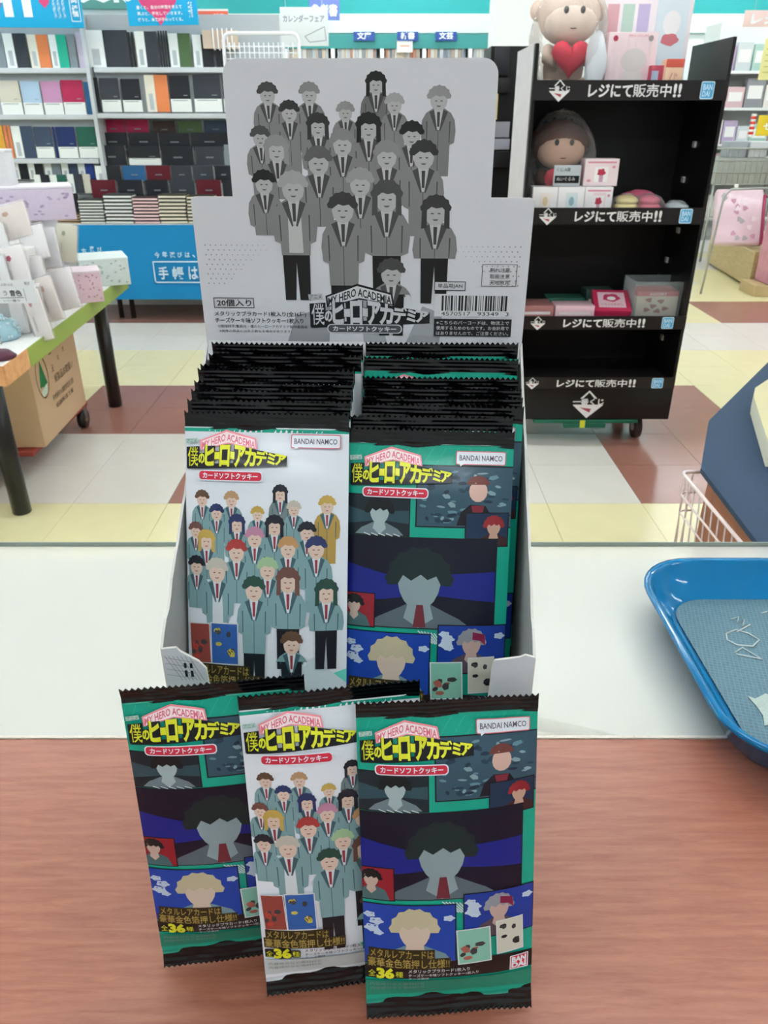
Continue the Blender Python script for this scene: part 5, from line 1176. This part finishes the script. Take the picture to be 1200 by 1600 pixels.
for z in (.35, .72, 1.05, 1.38, 1.7):
    x = -.46; k = 0
    while x < .78:
        wv = rnd.uniform(.12, .2); hb = rnd.uniform(.16, .27); h_, nmn = gc[(k+int(z*10)) % 6]
        od = ['first', 'second', 'third', 'fourth', 'fifth', 'sixth', 'seventh', 'eighth', 'ninth', 'tenth'][k]
        t = thing('goods_box', '%s box, %s from the left on the %s shelf of the white gondola' % (nmn, od, zz[z]), 'box', (3.75+x, 8.66, z+.001), (0, 0, 0), 'boxed goods on the white gondola')
        MB().box(0, wv-.012, 0, .12, 0, hb, mat(h_, .5), bev=.003).build('box_body', t)
        MB().box(.02, wv-.032, -.002, 0, hb*.3, hb*.75, mat('#f2f2f0', .5)).build('box_label', t)
        x += wv; k += 1
# yellow sign with red and white striped posts
def stripe_post(px, y0, y1, Yd, tilt, label):
    a = at(px, y1, Y=Yd); b2 = at(px+tilt, y0, Y=Yd)
    t = thing('striped_post', label, 'post', (a.x, Yd, a.z)); n = 9
    for i in range(n):
        f0, f1 = i/n, (i+1)/n; P = lambda f: Vector((0, 0, 0)).lerp(b2-a, f)
        MB().tube([P(f0), P(f1)], .022, mat('#d8322c' if i % 2 else '#f4f2ee', .4), 4).build('post_band', t)
stripe_post(1142, 288, 361, 7.8, 9, 'red and white striped strip below the mesh basket')
stripe_post(1172, 178, 214, 6.9, 7, 'red and white striped strip beside the yellow sign')
sign('yellow_sign', 'yellow sign with a white mark at the right edge', 1180, 1290, 180, 212, 6.9, mat('#d8bf2c', .5), lambda S, w_, h_: S.text('セール', w_*.1, h_*.4, w_*.5, h_*.7, SW, .03), hang=True)
sign('yellow_notice', 'pale yellow lined notice high at the right edge', 1184, 1290, 60, 125, 7.1, mat('#e6e3a0', .5), lambda S, w_, h_: [S.rect(w_*.05, h_*(.1+.14*k), w_*.9, h_*(.13+.14*k), mat('#c9c478', .5)) for k in range(6)], hang=True)
sign('pink_header', 'pale pink header sign with white letters, upper right', 1160, 1290, 16, 42, 7.2, mat('#f0d3cf', .5), lambda S, w_, h_: S.text('レシピ', w_*.1, h_*.2, w_*.6, h_*.8, SW, .04), hang=True)
# mesh basket of goods
mbk = thing('mesh_basket', 'grey wire mesh basket of packets on thin legs at the right', 'basket', (3.6, 8.0, 0))
q0, q1_ = at(1112, 288, Y=7.98), at(1240, 232, Y=7.98)
GM = mat('#a3a6a2', .35, .4)
X0, X1, Z0, Z1 = q0.x-3.6, q1_.x-3.6, q0.z, q1_.z
MB().tube([(X0, -.05, Z1), (X1, -.05, Z1), (X1, .35, Z1), (X0, .35, Z1)], .010, GM, 6, closed=True).build('rim', mbk)
for k in range(1, 4): z = Z0+(Z1-Z0)*(k-1)/3; MB().tube([(X0+.02, -.04, z), (X1, -.04, z), (X1, .34, z), (X0+.02, .34, z)], .006, GM, 5, closed=True).build('hoop', mbk)
for k in range(14): x = X0+.02+(X1-X0-.02)*k/13; MB().tube([(x, -.045, Z1), (x, -.04, Z0)], .004, GM, 5).build('wire', mbk)
MB().box(X0+.03, X1-.01, -.02, .33, Z0, Z1-.08, mat('#aab0aa', .6, var=.15, bscale=12), bev=.01).build('packet_fill', mbk)
for x in (X0+.03, X1-.05):
    for y in (0, .3): MB().tube([(x, y, 0), (x, y, Z0)], .012, GM, 8).build('leg', mbk)
for k, (px, c, lb) in enumerate(((1150, '#9fa6ad', 'grey'), (1182, '#c9cdd0', 'pale grey'))):
    p = at(px, 228, Y=8.05); MB().box(p.x-.08, p.x+.09, 8.0, 8.2, Z1-.079, Z1+.06, mat(c, .4, coat=.4), bev=.008).build('packet', label='%s packet lying on top in the mesh basket' % lb, cat='packet')
ts = thing('tan_platform', 'low tan platform cabinet at the right rear holding pink goods', 'cabinet', (3.4, 7.2, 0))
pA = Vector((3.215, 7.9)); pB = Vector((3.08, 6.6)); pC = Vector((4.6, 6.6)); pD = Vector((4.6, 7.9))
za = .30
L2 = lambda p: (p.x-3.4, p.y-7.2)
TAN = wood_mat('tan_laminate', '#b39b6b', '#c6b184', .5, (2, 2, 10))
zb_ = max(0.0, 0)
MB().prism([L2(pA), L2(pB), L2(pC), L2(pD)], 2, .02, za-.02, TAN).build('cabinet_body', ts); MB().prism([L2(pA), L2(pB), L2(pC), L2(pD)], 2, za-.018, za, mat('#cbb88c', .4)).build('cabinet_top', ts)
MB().prism([L2(pA.lerp(pC, .1)), L2(pB.lerp(pD, .1)), L2(pC.lerp(pA, .1)), L2(pD.lerp(pB, .1))], 2, 0, .019, BLK).build('kick_base', ts)
# pink packet on it and the wire loop
t = thing('gift_bag', 'pale pink flower-print bag leaning on the tan platform', 'bag', (at(1152, 386, Y=6.75).x, 6.78, za+.036), (math.radians(-24), 0, math.radians(-8)))
MB().box(-.19, .19, 0, .08, 0, .46, mat('#dcc0cb', .4, coat=.4, bump=.2, bscale=20), bev=.02).build('bag_body', t); MB().box(.191, .215, .005, .085, .01, .42, mat('#a3375a', .5), bev=.006).build('gusset', t)
S = Sheet(); rnd = random.Random(2)
for k in range(18): S.oval(rnd.uniform(.05, .33), rnd.uniform(.05, .41), .022, .022, mat(['#b98aa0', '#a7a0a6', '#e9d8de'][k % 3], .5), .02, 8, wob=.25, seed=k)
S.build('flower_print', t, lambda x, y, z: (x-.19, -.0006-z*.0003, .46-y), kind='stuff')
t = thing('wire_frame_stand', 'bent grey wire frame standing before the tan platform', 'stand', (at(1104, 408, Y=6.5).x, 6.4, 0))
p1 = at(1118, 296, Y=6.4)
MB().tube([(-.04, 0, 0), (0, 0, p1.z-.05), (.05, 0, p1.z), (.33, 0, p1.z+.01), (.38, 0, p1.z-.04), (.38, .02, p1.z-.1)], .009, GM, 8).build('frame_tube', t)
a = at(1186, 440, Y=6.45); b2 = at(1186, 305, Y=6.45)
MB().box(a.x, a.x+.4, 6.3, 6.55, a.z, b2.z, mat('#c98f9e', .5, var=.25, bscale=14), bev=.01).build('packet_carton', label='tall carton of pink printed packets at the right edge', cat='box')
MB().box(a.x-.1, a.x+.5, 6.28, 6.57, 0, a.z-.001, mat('#b9a277', .5), bev=.004).build('low_box', label='tan low box under the pink packet carton', cat='box')
